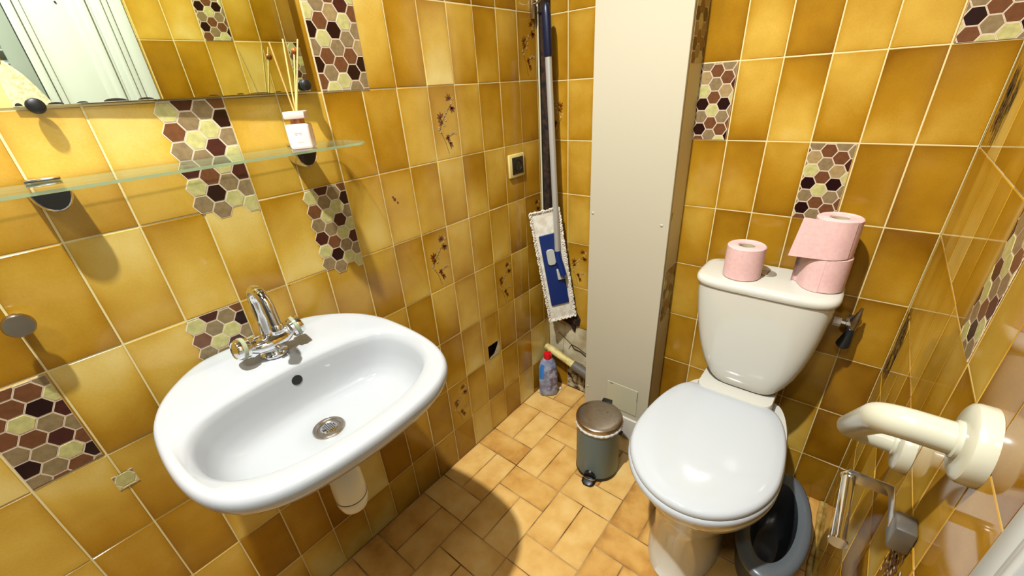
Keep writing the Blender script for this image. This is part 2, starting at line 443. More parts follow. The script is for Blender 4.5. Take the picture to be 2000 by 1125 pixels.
# the tile with the chipped square hole
ha, hb, hc, hd = .926, .983, .352, .414
u0, u1, v0, v1 = .9, 1.0, Z0-6*TH, Z0-5*TH
tn = (.6, .4); fl = (u0, u1, v0, v1)
tile(mb, F_left, u0, ha+.001, v0, v1, tn, 0, full=fl, bw=.0006)
tile(mb, F_left, hb-.001, u1, v0, v1, tn, 0, full=fl, bw=.0006)
tile(mb, F_left, ha-.0012, hb+.0012, hd-.001, v1, tn, 0, full=fl, bw=.0006)
for (a, b, c, d) in ((u0, ha, v0, v1), (hb, u1, v0, v1), (ha, hb, hd, v1)):
    F_left.quad(mb, [(a, c, -.0009), (b, c, -.0009), (b, d, -.0009), (a, d, -.0009)], 1)
D = -.03
ring = [(ha, v0), (hb, v0), (hb, hd), (ha, hd)]
F_left.quad(mb, [(a, b, D) for a, b in ring], 4)
for q in range(4):
    a, b = ring[q], ring[(q+1) % 4]
    F_left.quad(mb, [(a[0], a[1], 0), (a[0], a[1], D), (b[0], b[1], D), (b[0], b[1], 0)], 4)
chip = [(ha-.002, v0+.001), (hb+.006, v0+.001), (hb+.009, v0+.03), (hb+.006, hd+.006), (hb-.001, hd+.001), (hb-.004, hd-.014), (hb-.012, v0+.034), (ha+.03, v0+.014), (ha+.004, v0+.008)]
F_left.quad(mb, [(a, b, .0006) for a, b in chip], 5)
# small brown chips in the glaze
for (u, v, r) in ((.628, 1.062, .003), (.632, 1.055, .0045), (.64, 1.045, .003), (.305, .93, .002)):
    disc2(mb, F_left, u, v, r, .0006, 2, 7)
structure(mb.build('wall_left', [M_tile, M_grout, M_decor, M_decorw, M_cavity, M_plaster]))

mb = MB()
us = [XB0 + k*TWB for k in range(0, 6)] + [XR]
vs = [CEIL, ZB0+4*TH, ZB0+3*TH, ZB0+2*TH, ZB0+TH] + [ZB0-r*TH for r in range(0, 8)] + [-.005]
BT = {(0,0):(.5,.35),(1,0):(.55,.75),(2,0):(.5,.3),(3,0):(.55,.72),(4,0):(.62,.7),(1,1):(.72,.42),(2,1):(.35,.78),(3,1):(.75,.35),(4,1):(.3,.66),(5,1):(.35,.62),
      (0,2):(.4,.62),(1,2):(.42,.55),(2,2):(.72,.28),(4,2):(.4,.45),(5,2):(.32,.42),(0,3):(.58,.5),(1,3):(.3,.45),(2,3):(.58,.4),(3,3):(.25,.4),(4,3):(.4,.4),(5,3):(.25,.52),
      (0,4):(.5,.62),(4,4):(.3,.5),(5,4):(.28,.6),(0,5):(.45,.35),(5,5):(.2,.3),(0,6):(.3,.3),(5,6):(.25,.3),(5,7):(.35,.4)}  # lower right tones carry the shade of that corner
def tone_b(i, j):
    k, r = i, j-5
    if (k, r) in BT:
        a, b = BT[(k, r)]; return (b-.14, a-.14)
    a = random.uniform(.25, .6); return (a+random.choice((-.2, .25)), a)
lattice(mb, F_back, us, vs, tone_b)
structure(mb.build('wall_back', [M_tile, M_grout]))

mb = MB()                                            # right wall, from the back corner to the door casing
YC = .386
us = [YC] + [.69 + n*TWB for n in range(-3, 7)] + [YB]
us = [u for u in us if u <= YB]
vs = [CEIL, ZB0+4*TH, ZB0+3*TH, ZB0+2*TH, ZB0+TH] + [ZB0-r*TH for r in range(0, 8)] + [-.005]
def tone_r(i, j):
    a = random.uniform(.3, .62); return (a+random.choice((-.2, .22)), a)
lattice(mb, F_right, us, vs, tone_r)
# crumbling dark joint in the corner
random.seed(11)
for (z0, z1, ya, yb, nn) in ((1.14, 1.56, 1.165, 1.245, 26), (.54, .75, 1.19, 1.285, 16)):
    for q in range(nn):
        a = random.uniform(z0, z1-.05); l = random.uniform(.04, .09); y = random.uniform(ya, yb); w = random.uniform(.004, .012)
        pts = [(y-w*random.uniform(.4, 1), a), (y+w*.3, a+random.uniform(0, .01)), (y+w, a+l*.5), (y+w*.2, a+l), (y-w, a+l*.7)]
        F_right.quad(mb, [(min(p[0], YB-.001), p[1], .0008+.0001*q) for p in pts], 2)
# brown speckled patch by the paper holder
for q in range(220):
    u, v = random.gauss(.55, .02), random.gauss(.675, .028)
    disc2(mb, F_right, u, v, random.uniform(.0012, .004), .0008+.000005*q, random.choice((2, 4, 4, 4, 3)), random.choice((5, 6, 7)))
structure(mb.build('wall_right', [M_tile_r, M_grout, M_grime, M_plaster, mat('brown_specks', (112, 66, 24), .7)]))

mb = MB()                                            # recess beside the pillar
us = [0, .1, .2, .3]
vs = [CEIL, Z0+4*TH, Z0+3*TH, Z0+2*TH, Z0+TH] + [Z0-r*TH-.006 for r in range(0, 8)] + [0.0]
AT = {(0,1):(.4,.45),(1,0):(.5,.3),(1,1):(.55,.35),(1,2):(.55,.4),(1,3):(.45,.6),(1,4):(.3,.55),(1,5):(.6,.35),(0,4):(.25,.25),(0,7):(.2,.25)}
def tone_a(i, j):
    k, r = i, j-5
    if (k, r) in AT:
        a, b = AT[(k, r)]; return (b, a)
    return (.35, .4)
miss = {(0, 11), (1, 11), (2, 11), (1, 12), (2, 12)}
lattice(mb, F_alc, us, vs, tone_a, skip=miss, nogrout=miss)
flower(mb, F_alc, .1, Z0-5*TH-.006, 2, 3)
flower(mb, F_alc, .0, Z0-2*TH-.006, 2, 3, mir=-1)
zt, zm = vs[11], vs[12]
F_alc.quad(mb, [(0, zm, -.004), (.3, zm, -.004), (.3, zt, -.004), (0, zt, -.004)], 4)
F_alc.quad(mb, [(.1, 0, -.003), (.3, 0, -.003), (.3, zm, -.003), (.1, zm, -.003)], 5)
F_alc.quad(mb, [(.0, zm+.01, -.001), (.07, zm+.0, -.001), (.085, zt-.01, -.001), (.0, zt+.0, -.001)], 4)
for pts, w in (([(.05, .29), (.09, .265), (.12, .245), (.16, .238), (.24, .20)], .0016), ([(.12, .245), (.135, .225), (.17, .222), (.23, .19)], .003), ([(.12, .245), (.105, .215)], .001)):
    strip(mb, F_alc, pts, w, -.0005, 7)
random.seed(5)
blob = [(.062, .362), (.085, .40), (.115, .42), (.15, .418), (.168, .39), (.162, .355), (.145, .35), (.14, .315), (.13, .34), (.1, .352)]
n = len(blob); cu, cv = .118, .378
out = [F_alc.p(a, b, .0006) for a, b in blob]; mid = [F_alc.p(cu+(a-cu)*.6, cv+(b-cv)*.6, .012+random.uniform(-.004, .004)) for a, b in blob]; top = [F_alc.p(cu, cv, .008)]
fs = [(k, (k+1) % n, n+(k+1) % n, n+k) for k in range(n)] + [(n+k, n+(k+1) % n, 2*n) for k in range(n)]
mb.add(out+mid+top, [tuple(reversed(f)) for f in fs] if not F_alc.flip else fs, 6)
structure(mb.build('wall_recess', [M_tile, M_grout, M_decor, M_decorw, M_plaster, M_dirtyplaster, M_cavity, M_crack]))

mb = MB()                                            # dark strip and thin pale line in the corner of the recess
mb.box((.021, YA-.016, 1.4), (.026, .03, 2.03), 0, .003)
mb.box((.004, YA-.034, 1.45), (.006, .004, 1.9), 1, .0008)
structure(mb.build('trim_1', [M_cavity, M_creamside]))

# pillar: cream front board, tiled flank
pil = MB()
pil.box(((PX0+PX1)/2, (PY+YA)/2+.004, CEIL/2), (PX1-PX0-.002, YA-PY-.008, CEIL), 0)
PIL = structure(pil.build('wall_pillar', [M_cream]))
mb = MB(); mb.box(((PX0+PX1)/2, PY+.002, CEIL/2+.006), (PX1-PX0+.004, .012, CEIL-.012), 0, .0015)
mb.build('front_board', [M_cream], PIL)
mb = MB()
lattice(mb, F_pil, [PY+.008, YB+.02], [CEIL, ZB0+4*TH, ZB0+3*TH, ZB0+2*TH, ZB0+TH] + [ZB0-r*TH for r in range(0, 8)] + [0.0], lambda i, j: (random.uniform(.2, .4), random.uniform(.2, .4)), gd=.0006)
for v in range(len(mb.v)): mb.v[v] = (mb.v[v][0]+.0016, mb.v[v][1], mb.v[v][2])
mb.build('tiled_flank', [M_tile_r, M_grout], PIL)
mb = MB()
mb.box((.444, PY-.0053, .19), (.128, .003, .122), 0, .001)
mb.poly([(.392, PY-.0072, .2445), (.407, PY-.0072, .2435), (.404, PY-.0072, .2465), (.394, PY-.0072, .248)], 1)
mb.poly([(.5065, PY-.0072, .20), (.508, PY-.0072, .20), (.508, PY-.0072, .246), (.507, PY-.0072, .246)], 1)
o = mb.build('patch', [M_creamside, M_crack], PIL); o['label'] = 'pale square patch taped to the board'
for (x, z) in ((.291, .914), (.528, .905), (.291, .18), (.53, 1.55), (.293, 1.55)):
    mb = MB(); mb.lathe([(.0045, 0), (.0045, .001), (.003, .0025), (.0008, .003)], (x, PY-.004, z), (0, -1, 0), 14)
    mb.build('screw_cap', [M_cream], PIL, smooth=40)
mb = MB(); mb.box(((PX0+PX1)/2+.045, PY-.008, .052), (PX1-PX0-.085, .010, .104), 0, .003)
structure(mb.build('baseboard_pillar', [mat('grey_white_skirting', (222, 216, 200), .4)]))

# floor: basket weave of 10 x 20 cm tiles
mb = MB()
F_floor.quad(mb, [(0, YREAR, -.0007), (XR+.25, YREAR, -.0007), (XR+.25, YA, -.0007), (0, YA, -.0007)], 1)
random.seed(21)
def ftile(x0, x1, y0, y1):
    x1 = min(x1, XR); y1 = min(y1, YA); y0 = max(y0, YREAR)
    if x1-x0 < .01 or y1-y0 < .01: return
    a = random.uniform(.35, .7); tile(mb, F_floor, x0, x1, y0, y1, (a+random.uniform(-.12, .12), a), 0, g=.0016, bw=.001, h=.0009, tilt=.00015)
for s in range(6):
    x0 = .2*s; off = .816 if s % 2 == 0 else .714
    y = off - .3*7
    while y < YA:
        ftile(x0, x0+.2, y, y+.1)
        ftile(x0, x0+.1, y+.1, y+.3); ftile(x0+.1, x0+.2, y+.1, y+.3)
        y += .3
structure(mb.build('floor', [M_floor, M_fgrout]))
mb = MB(); mb.poly([(0, YREAR, CEIL), (0, YA, CEIL), (XR+.3, YA, CEIL), (XR+.3, YREAR, CEIL)])
structure(mb.build('ceiling', [M_ceil]))
mb = MB(); mb.poly([(0, YREAR, 0), (0, YREAR, CEIL), (XR+.3, YREAR, CEIL), (XR+.3, YREAR, 0)])
structure(mb.build('wall_rear', [mat('dim_hall_paint', (70, 66, 60), .8)]))
# caulk along the foot of the right wall
mb = MB(); random.seed(3)
path = [(XR-.006+random.uniform(-.002, .002), .3+.05*k, .003) for k in range(21)]
mb.tube(path, [.007+random.uniform(-.0015, .002) for _ in path], 10)
structure(mb.build('trim_2', [M_caulk], smooth=60))

# door casing and doors on the right-hand side (seen at the lower right and in the mirror)
mb = MB()
def casing(y0, y1, t): mb.box((XR-t/2+.002, (y0+y1)/2, CEIL/2-.12), (t+.004, y1-y0, CEIL-.24), 0, .002)
casing(.345, YC, .004); casing(.328, .347, .009); casing(.318, .33, .014); casing(.3, .32, .008)
structure(mb.build('trim_3', [M_white], smooth=40))
mb = MB()
mb.box((XR+.012, .2, 1.05), (.03, .2, 2.1), 0, .002)
for (y0, y1, t) in ((.27, .29, .008), (.245, .272, .004), (.125, .14, .006), (.1, .122, .012)):
    mb.box((XR-.003-t/2, (y0+y1)/2, 1.05), (t, y1-y0, 2.1), 0, .0015)
mb.lathe([(.003, 0), (.003, .001), (.001, .002)], (XR-.004, .22, 1.62), (-1, 0, 0), 10, 1)
structure(mb.build('door_1', [M_white, M_dark], smooth=40))
lv = MB()
lv.box((XR+.03, -.42, 1.05), (.012, 1.04, 2.1), 0)
structure(lv.build('wall_right_rear', [M_louvre]))
LV = MB()
LV.box((XR+.005, .075, 1.05), (.03, .045, 2.1), 0, .002); LV.box((XR+.005, -.5, 1.05), (.03, .06, 2.1), 0, .002)
for z in (.05, .75, 1.405, 2.07): LV.box((XR+.005, -.2, z), (.028, .55, .026 if z == 1.405 else .08), 1, .002)
D2 = structure(LV.build('door_2', [M_louvre, M_white], smooth=40))
mb = MB()
z = .12
while z < 2.02:
    mb.box((XR+.008, -.21, z), (.03, .55, .006), 0, .001, Matrix.Rotation(math.radians(55), 3, 'Y')); z += .034
mb.build('louvre_slats', [M_louvre], D2)
mb = MB(); mb.poly([(XR+.28, YREAR, 2.1), (XR+.28, YA, 2.1), (XR+.28, YA, CEIL), (XR+.28, YREAR, CEIL)])
mb.box((XR+.01, -.28, 2.26), (.02, 1.35, .32), 0)
structure(mb.build('wall_right_over_door', [M_white]))
hk = MB(); hk.tube([(XR-.012, .03, 1.46), (XR-.03, .03, 1.455), (XR-.04, .03, 1.465), (XR-.043, .03, 1.478)], .004, 10)
hk.box((XR-.011, .03, 1.46), (.004, .02, .04), 0, .001)
tag(hk.build('towel_hook', [M_chrome], loc=(XR-.011, .03, 1.46), smooth=40), 'small towel hook on the grey louvred door behind the hanging towel', 'hook')
mb = MB(); rings = []
for i in range(16):
    t = i/15; z = 1.462 - .55*t
    wdt = .02 + .15*min(1, t*2.6)**.7
    row = []
    for j in range(28):
        a = 2*PI*j/28
        f = 1 + .18*math.sin(a*5+t*3)
        row.append((XR-.03-.018*math.sin(a)*(.5+min(1, t*3))*f*.8+.001, .03+wdt*.6*math.cos(a)*1.0, z + (.0 if i else 0)))
    rings.append(row)
mb.loft(rings)
tag(mb.build('towel', [M_towel], loc=(XR-.04, .03, .91), smooth=70), 'cream towel hanging on the louvred door, seen in the mirror corner', 'towel')

# ---------------------------------------------------------- hexagon mosaics
P3 = .0312
G1 = 'hexagon mosaic stickers on the tiled walls'
def lp(k, r): return (k*TW, (k+1)*TW, Z0-(r+1)*TH, Z0-r*TH)
s_ = P3/math.sqrt(3)
u0, u1, v0, v1 = lp(2, 1)
hex_panel(F_left, u0-.002, u1-.001, v0, v1, u0+.005, v1-.018, PRINT_A, 'mosaic hexagon sheet under the mirror, crossed by the glass shelf', (.03, 0, .03, 0), group=G1)
u0, u1, v0, v1 = lp(5, 0)
hex_panel(F_left, u0+.001, u1+.004, v0+.001, Z0+.06, u0+.004, v1-.012, PRINT_B, 'mosaic hexagon sheet right of the mirror edge, ragged on its right', (0, .016, 0, 0), group=G1)
u0, u1, v0, v1 = lp(4, 2)
hex_panel(F_left, u0+.004, u1-.001, v0, v1, u0+.010, v1-.019, PRINT_A, 'mosaic hexagon sheet below the right shelf bracket', (.03, 0, .03, 0), group=G1)
u0, u1, v0, v1 = lp(1, 3)
hex_panel(F_left, u0+.004, u1-.001, v0, v1, u0+.010, v1-.019, PRINT_A, 'mosaic hexagon sheet behind the left tap knob of the washbasin', (.03, 0, .0, 0), group=G1)
u0, u1, v0, v1 = lp(-2, 3)
hex_panel(F_left, u0+.002, u1-.004, v0+.004, v1-.003, u0+.012, v1-.022, {0: 'TBBTKTDT', 1: 'BBLBTTBT', 2: 'BKTDLBTL', 3: 'TLDTBKTL', -1: 'LTBTKTBL'}, 'mosaic hexagon sheet on the wall left of the washbasin below the round knob', group=G1)
hex_panel(F_left, -.114, -.082, .655, .69, -.098, .675, {0: 'LLLL'}, 'single pale hexagon sticker on the wall left of the washbasin', pitch=.03, name='hexagon_sticker')
def bp(k, r): return (XB0+k*TWB, XB0+(k+1)*TWB, ZB0-(r+1)*TH, ZB0-r*TH)
u0, u1, v0, v1 = bp(0, 1)
hex_panel(F_back, u0+.002, u1-.004, v0+.001, v1-.001, u0+.019, v1-.036, PRINT_B, 'mosaic hexagon sheet on the back wall next to the cream pillar', odd=0, group=G1)
u0, u1, v0, v1 = bp(3, 2)
hex_panel(F_back, u0+.001, u1-.004, v0+.001, v1-.001, u0+.016, v1-.035, PRINT_B, 'mosaic hexagon sheet on the back wall above the stacked pink rolls', group=G1)
u0, u1, v0, v1 = bp(5, 0)
hex_panel(F_back, u0+.003, XR-.003, v0+.001, v1-.001, u0+.02, v1-.02, PRINT_B, 'mosaic hexagon sheet at the top right corner of the back wall', group=G1)
hex_panel(F_right, .692, .786, ZB0-3*TH+.001, ZB0-2*TH-.001, .708, ZB0-2*TH-.02, PRINT_A, 'mosaic hexagon sheet on the right wall above the ivory grab rail', group=G1)
hex_panel(F_right, .593, .687, ZB0+.001, ZB0+TH-.001, .609, ZB0+TH-.02, PRINT_B, 'mosaic hexagon sheet high on the right wall, seen at the mirror top edge', group=G1)
hex_panel(F_right, .889, .984, ZB0-TH+.001, ZB0-.001, .905, ZB0-.02, PRINT_A, 'mosaic hexagon sheet on the right wall, mirrored beside the reed sticks', group=G1)
Fp2 = Frame((PX1+.0018, 0, 0), (0, 1, 0), (0, 0, 1), (1, 0, 0))
hex_panel(Fp2, 1.212, 1.302, ZB0-TH+.001, ZB0-.001, 1.225, ZB0-.02, PRINT_B, 'mosaic hexagon sheet at the top of the pillar flank', group=G1)
hex_panel(Fp2, 1.212, 1.302, ZB0-5*TH+.001, ZB0-4*TH-.001, 1.225, ZB0-4*TH-.02, PRINT_B, 'mosaic hexagon sheet low on the pillar flank beside the cistern', group=G1)

# ------------------------------------------------------------------- mirror
MT = math.radians(2.25)
MR = Matrix.Rotation(MT, 3, 'Z').transposed() if False else Matrix.Rotation(-MT, 3, 'Z')
MO = thing('wall_mirror', 'frameless rectangular mirror on the tiled wall above the glass shelf', 'mirror', (.006, .028, 1.323))
def mpt(a, z, d):   # a along the glass from its left edge, d out from its face
    return Vector((.0045, .028, 0)) + MR @ Vector((d, a, 0)) + Vector((0, 0, z))
mb = MB(); ML, Z1, Z2 = .436, 1.3235, 2.0
q = [mpt(0, Z1, 0), mpt(ML, Z1, 0), mpt(ML, Z2, 0), mpt(0, Z2, 0)]
b = [mpt(0, Z1, -.0035), mpt(ML, Z1, -.0035), mpt(ML, Z2, -.0035), mpt(0, Z2, -.0035)]
mb.add(q+b, [(0, 1, 2, 3)], 0)
mb.add(q+b, [(0, 4, 5, 1), (1, 5, 6, 2), (2, 6, 7, 3), (3, 7, 4, 0), (7, 6, 5, 4)], 1)
random.seed(9)
for (a, w, h) in ((.045, .009, .003), (.075, .007, .0022), (.115, .015, .0042), (.155, .011, .0032), (.255, .008, .002), (.3, .006, .002), (.333, .02, .0018), (.37, .006, .002), (.006, .004, .004)):
    mb.poly([mpt(a+w*math.cos(t*PI/8), Z1+.0006+h*math.sin(t*PI/8), .0003) for t in range(0, 9)], 2)
mb.build('glass', [M_mirror, M_mirroredge, M_tarnish], MO)
for (a, z) in ((.022, 1.323), (.424, 1.335)):
    mb = MB(); c = mpt(a, z, 0)
    mb.lathe([(.004, -c.x+.001), (.004, .002), (.0085, .003), (.0105, .006), (.0105, .012), (.008, .0145), (.002, .0155)], c, (1, 0, 0), 24)
    mb.build('clip', [M_rubber], MO, smooth=50)

# -------------------------------------------------------------- glass shelf
SH = thing('glass_shelf', 'clear glass shelf on two chrome brackets below the mirror', 'shelf', (.07, .22, 1.217))
mb = MB()
SX0, SX1, SY0, SY1, r = .014, .138, -.16, .505, .03
out = [(SX0, SY0), (SX1, SY0)] + [(SX1-r+r*math.cos(a), SY1-r+r*math.sin(a)) for a in [PI/2*k/8 for k in range(9)]] + [(SX0+.03*(1-math.cos(PI/2*k/6)), SY1-.03*(1-math.sin(PI/2*(6-k)/6))) for k in range(6, -1, -1)][:0] + [(SX0+r-r*math.cos(PI/2-a), SY1-r+r*math.sin(PI/2-a)) for a in [PI/2*k/8 for k in range(9)]]
zt, zb = 1.2223, 1.2178
n = len(out)
mb.add([(x, y, zt) for x, y in out]+[(x, y, zb) for x, y in out], [tuple(range(n)), tuple(reversed(range(n, 2*n)))], 0)
mb.add([(x, y, zt) for x, y in out]+[(x, y, zb) for x, y in out], [(k, n+k, n+(k+1) % n, (k+1) % n) for k in range(n)], 1)
mb.build('glass', [M_glass, M_glassedge], SH)
for y in (.015, .41):
    mb = MB()
    # rounded chrome cradle with a dark rubber face, clamping the pane from below
    prof = [(.025*math.cos(PI+PI*k/12), .036*math.sin(PI+PI*k/12)) for k in range(13)]
    ring0 = [(.001, y+a, 1.214+b) for a, b in prof]; ring1 = [(.036, y+a, 1.2145+b) for a, b in prof]; ring2 = [(.040, y+a*.93, 1.2145+b*.93) for a, b in prof]
    mb.loft([ring0, ring1, ring2], 0, True, False)
    fce = [(.0402, y+a*.86, 1.2135+b*.86) for a, b in prof]
    mb.loft([ring2, fce], 0, False, False); mb.poly(fce, 1)
    br = mb.build('bracket', [M_chrome, M_black], SH, smooth=40)
    mb = MB(); mb.box((.012, y, 1.2255), (.022, .04, .0045), 0, .0015); mb.build('top_clamp', [M_chrome], br, smooth=40)

# ---------------------------------------------------------- reed diffuser
DX, DY, DZ = .085, .388, 1.2227
DF = thing('reed_diffuser', 'blush pink reed diffuser bottle standing on the glass shelf', 'reed diffuser', (DX, DY, DZ))
RZ = Matrix.Rotation(math.radians(-38), 3, 'Z')
mb = MB(); mb.box((DX, DY, DZ+.0225), (.042, .042, .045), 0, .005, RZ, 3); bt = mb.build('bottle', [M_bottle_pink], DF, smooth=40)
mb = MB()
for (dx, dz, w, h) in ((0, .029, .014, .0012), (-.004, .0262, .004, .0016), (.004, .0262, .004, .0016), (0, .0125, .011, .0011)):
    p = RZ @ Vector((.0211, dx, 0)); mb.box((DX+p.x, DY+p.y, DZ+dz), (.0004, w, h), 0, 0, RZ)
    p = RZ @ Vector((dx, -.0211, 0)); mb.box((DX+p.x, DY+p.y, DZ+dz), (w, .0004, h), 0, 0, RZ)
mb.build('label_print', [M_print], bt)
mb = MB(); mb.lathe([(.013, .0), (.013, .009)], (DX, DY, DZ+.045), n=24); mb.build('neck', [M_neck], DF, smooth=40)
mb = MB(); mb.box((DX, DY, DZ+.0605), (.038, .038, .013), 0, .002, RZ); mb.build('collar', [M_blushcap], DF, smooth=40)
for (tx, ty, tz) in ((.095, .372, 1.402), (.09, .428, 1.408), (.08, .421, 1.392), (.07, .41, 1.41)):
    a = Vector((DX+(tx-DX)*.05, DY+(ty-DY)*.05, DZ+.06)); e = Vector((tx, ty, tz))
    mb = MB(); mb.tube([a, a*.5+e*.5, e], .0016, 8); rd = mb.build('reed', [M_reed], DF, smooth=60)
    if tx == .08:
        mb = MB(); mb.lathe([(.0006, -.006), (.004, -.0048), (.006, -.001), (.006, .001), (.004, .0048), (.0006, .006)], e-Vector((0, 0, .002)), n=18)
        mb.build('bead', [M_bead], rd, smooth=60)

# ---------------------------------------------------------------- hook knob
hk = thing('robe_hook', 'round steel robe knob on the wall left of the washbasin', 'knob', (0, -.094, 1.03))
mb = MB(); mb.lathe([(.012, .0005), (.012, .004), (.0065, .006), (.006, .022)], (0, -.094, 1.03), (1, 0, 0), 24); mb.build('stem', [M_chrome], hk, smooth=35)
mb = MB(); mb.lathe([(.008, .02), (.0165, .024), (.0185, .028), (.0185, .033), (.0165, .036), (.002, .0365)], (0, -.094, 1.03), (1, 0, 0), 36); mb.build('head', [M_satin], hk, smooth=35)

# ------------------------------------------------------------------- socket
so = thing('wall_socket', 'cream framed dark wall socket near the far corner', 'socket', (0, 1.155, 1.02))
mb = MB(); mb.box((.004, 1.155, 1.058), (.009, .084, .078), 0, .003); mb.build('frame', [M_socketframe], so, smooth=40)
mb = MB(); mb.box((.0085, 1.157, 1.058), (.004, .06, .058), 0, .0018); sk = mb.build('insert', [M_socket], so, smooth=40)
mb = MB(); mb.lathe([(.021, 0), (.021, .0012), (.0175, .0012), (.0165, -.001), (.0, -.001)], (.0106, 1.157, 1.058), (1, 0, 0), 32, cap0=False, cap1=False); mb.build('socket_well', [M_dark], sk, smooth=40)

# --------------------------------------------------------------- wash basin
def poly_radius(poly, c):
    def rad(th):
        dx, dy = math.cos(th), math.sin(th); best = 0
        for i in range(len(poly)):
            (ax, ay), (bx, by) = poly[i], poly[(i+1) % len(poly)]
            ex, ey = bx-ax, by-ay; den = dx*ey-dy*ex
            if abs(den) < 1e-12: continue
            t = ((ax-c[0])*ey-(ay-c[1])*ex)/den; s = ((ax-c[0])*dy-(ay-c[1])*dx)/den
            if -1e-9 <= s <= 1+1e-9 and t > best: best = t
        return best
    return rad
def catmull(P, sub=8):
    out = []
    for i in range(len(P)-1):
        p0 = P[max(i-1, 0)]; p1 = P[i]; p2 = P[i+1]; p3 = P[min(i+2, len(P)-1)]
        for k in range(sub):
            t = k/sub
            out.append(tuple(.5*((2*p1[q])+(-p0[q]+p2[q])*t+(2*p0[q]-5*p1[q]+4*p2[q]-p3[q])*t*t+(-p0[q]+3*p1[q]-3*p2[q]+p3[q])*t**3) for q in range(2)))
    return out+[P[-1]]
YS = .198; BC = (.262, YS)
oh = [(.003, 0), (.003, .06), (.006, .1), (.018, .128), (.045, .162), (.09, .2), (.15, .226), (.22, .236), (.3, .237), (.36, .228), (.405, .208), (.435, .178), (.456, .135), (.467, .08), (.471, .03), (.472, 0)]
oh = catmull(oh, 5)
OUT = [(x, YS+w) for x, w in oh] + [(x, YS-w) for x, w in reversed(oh[1:-1])]
ih = [(.176, 0), (.178, .05), (.183, .1), (.192, .145), (.21, .18), (.245, .203), (.295, .209), (.342, .198), (.38, .168), (.406, .12), (.419, .06), (.423, 0)]
ih = catmull(ih, 5)
INN = [(x, YS+w) for x, w in ih] + [(x, YS-w) for x, w in reversed(ih[1:-1])]
ro, ri = poly_radius(OUT, BC), poly_radius(INN, BC)
NB = 120
TH_ = [2*PI*k/NB for k in range(NB)]
RO = [ro(t) for t in TH_]; RI = [ri(t) for t in TH_]
def rimz(x): return .848-.05*x
def bring(f, dz, flat=None):
    out = []
    for t, a, b in zip(TH_, RO, RI):
        r = f(a, b); x = max(BC[0]+r*math.cos(t), .002); y = BC[1]+r*math.sin(t)
        out.append((x, y, (rimz(x)+dz) if flat is None else flat))
    return out
sink = thing('washbasin', 'white ceramic washbasin fixed to the tiled wall with chrome tap and trap', 'washbasin', (.24, YS, .665))
mb = MB()
rings = [bring(lambda a, b: .036, 0, .672), bring(lambda a, b: .05, 0, .675), bring(lambda a, b: a*.45, 0, .69), bring(lambda a, b: a*.62, 0, .715), bring(lambda a, b: a*.78, 0, .755),
         bring(lambda a, b: a*.9, -.048), bring(lambda a, b: a*.965, -.036), bring(lambda a, b: a*.99, -.026), bring(lambda a, b: a*1.0, -.015), bring(lambda a, b: a*.996, -.007), bring(lambda a, b: a*.982, -.001), bring(lambda a, b: a*.96, .0008),
         bring(lambda a, b: a*.93+b*.0, .0), bring(lambda a, b: min(a*.925, a*.35+b*.68), -.001), bring(lambda a, b: min(a*.92, b*1.04), -.0035), bring(lambda a, b: min(a*.912, b*1.0), -.009), bring(lambda a, b: .034+(b-.034)*.965, -.022), bring(lambda a, b: .034+(b-.034)*.935, -.045),
         bring(lambda a, b: .034+(b-.034)*.885, -.07), bring(lambda a, b: .034+(b-.034)*.8, -.09), bring(lambda a, b: .034+(b-.034)*.66, -.102), bring(lambda a, b: .034+(b-.034)*.45, -.1075), bring(lambda a, b: .034+(b-.034)*.2, -.1105), bring(lambda a, b: .034, 0, .7225), bring(lambda a, b: .03, 0, .719), bring(lambda a, b: .02, 0, .712)]
mb.loft(rings, 0, True, True)
bas = mb.build('basin', [M_ceramic], sink, smooth=60)
# overflow hole in the rear of the bowl
ka = NB//2
pa, pb = Vector(rings[16][ka]), Vector(rings[17][ka])
nrm = Vector((-(pb.z-pa.z), 0, (pb.x-pa.x))).normalized()
if nrm.x < 0: nrm = -nrm
pc = pa*.45+pb*.55
mb = MB(); mb.lathe([(.0105, -.002), (.0105, .0012), (.0095, .0016), (.0005, .0016)], pc, nrm, 24); mb.build('overflow_hole', [M_dark], sink, smooth=30)
# drain
mb = MB()
mb.lathe([(.031, .7195), (.031, .7225), (.029, .7245), (.024, .7245), (.0215, .7222), (.021, .7205), (.0005, .7205)], (BC[0], BC[1], 0), n=40)
dr = mb.build('drain', [M_satin], sink, smooth=35)
mb = MB(); mb.lathe([(.0165, .7207), (.0165, .7216), (.015, .7221), (.0005, .7221)], (BC[0], BC[1], 0), n=32); mb.build('strainer', [M_chrome], dr, smooth=35)
mb = MB()
for a in range(-3, 4):
    for b2 in range(-3, 4):
        x, y = a*.0045+(b2 % 2)*.00225, b2*.0039
        if math.hypot(x, y) < .0135:
            mb.lathe([(.0014, .7222), (.0014, .7224)], (BC[0]+x, BC[1]+y, 0), n=8)
mb.build('strainer_holes', [M_dark], dr)
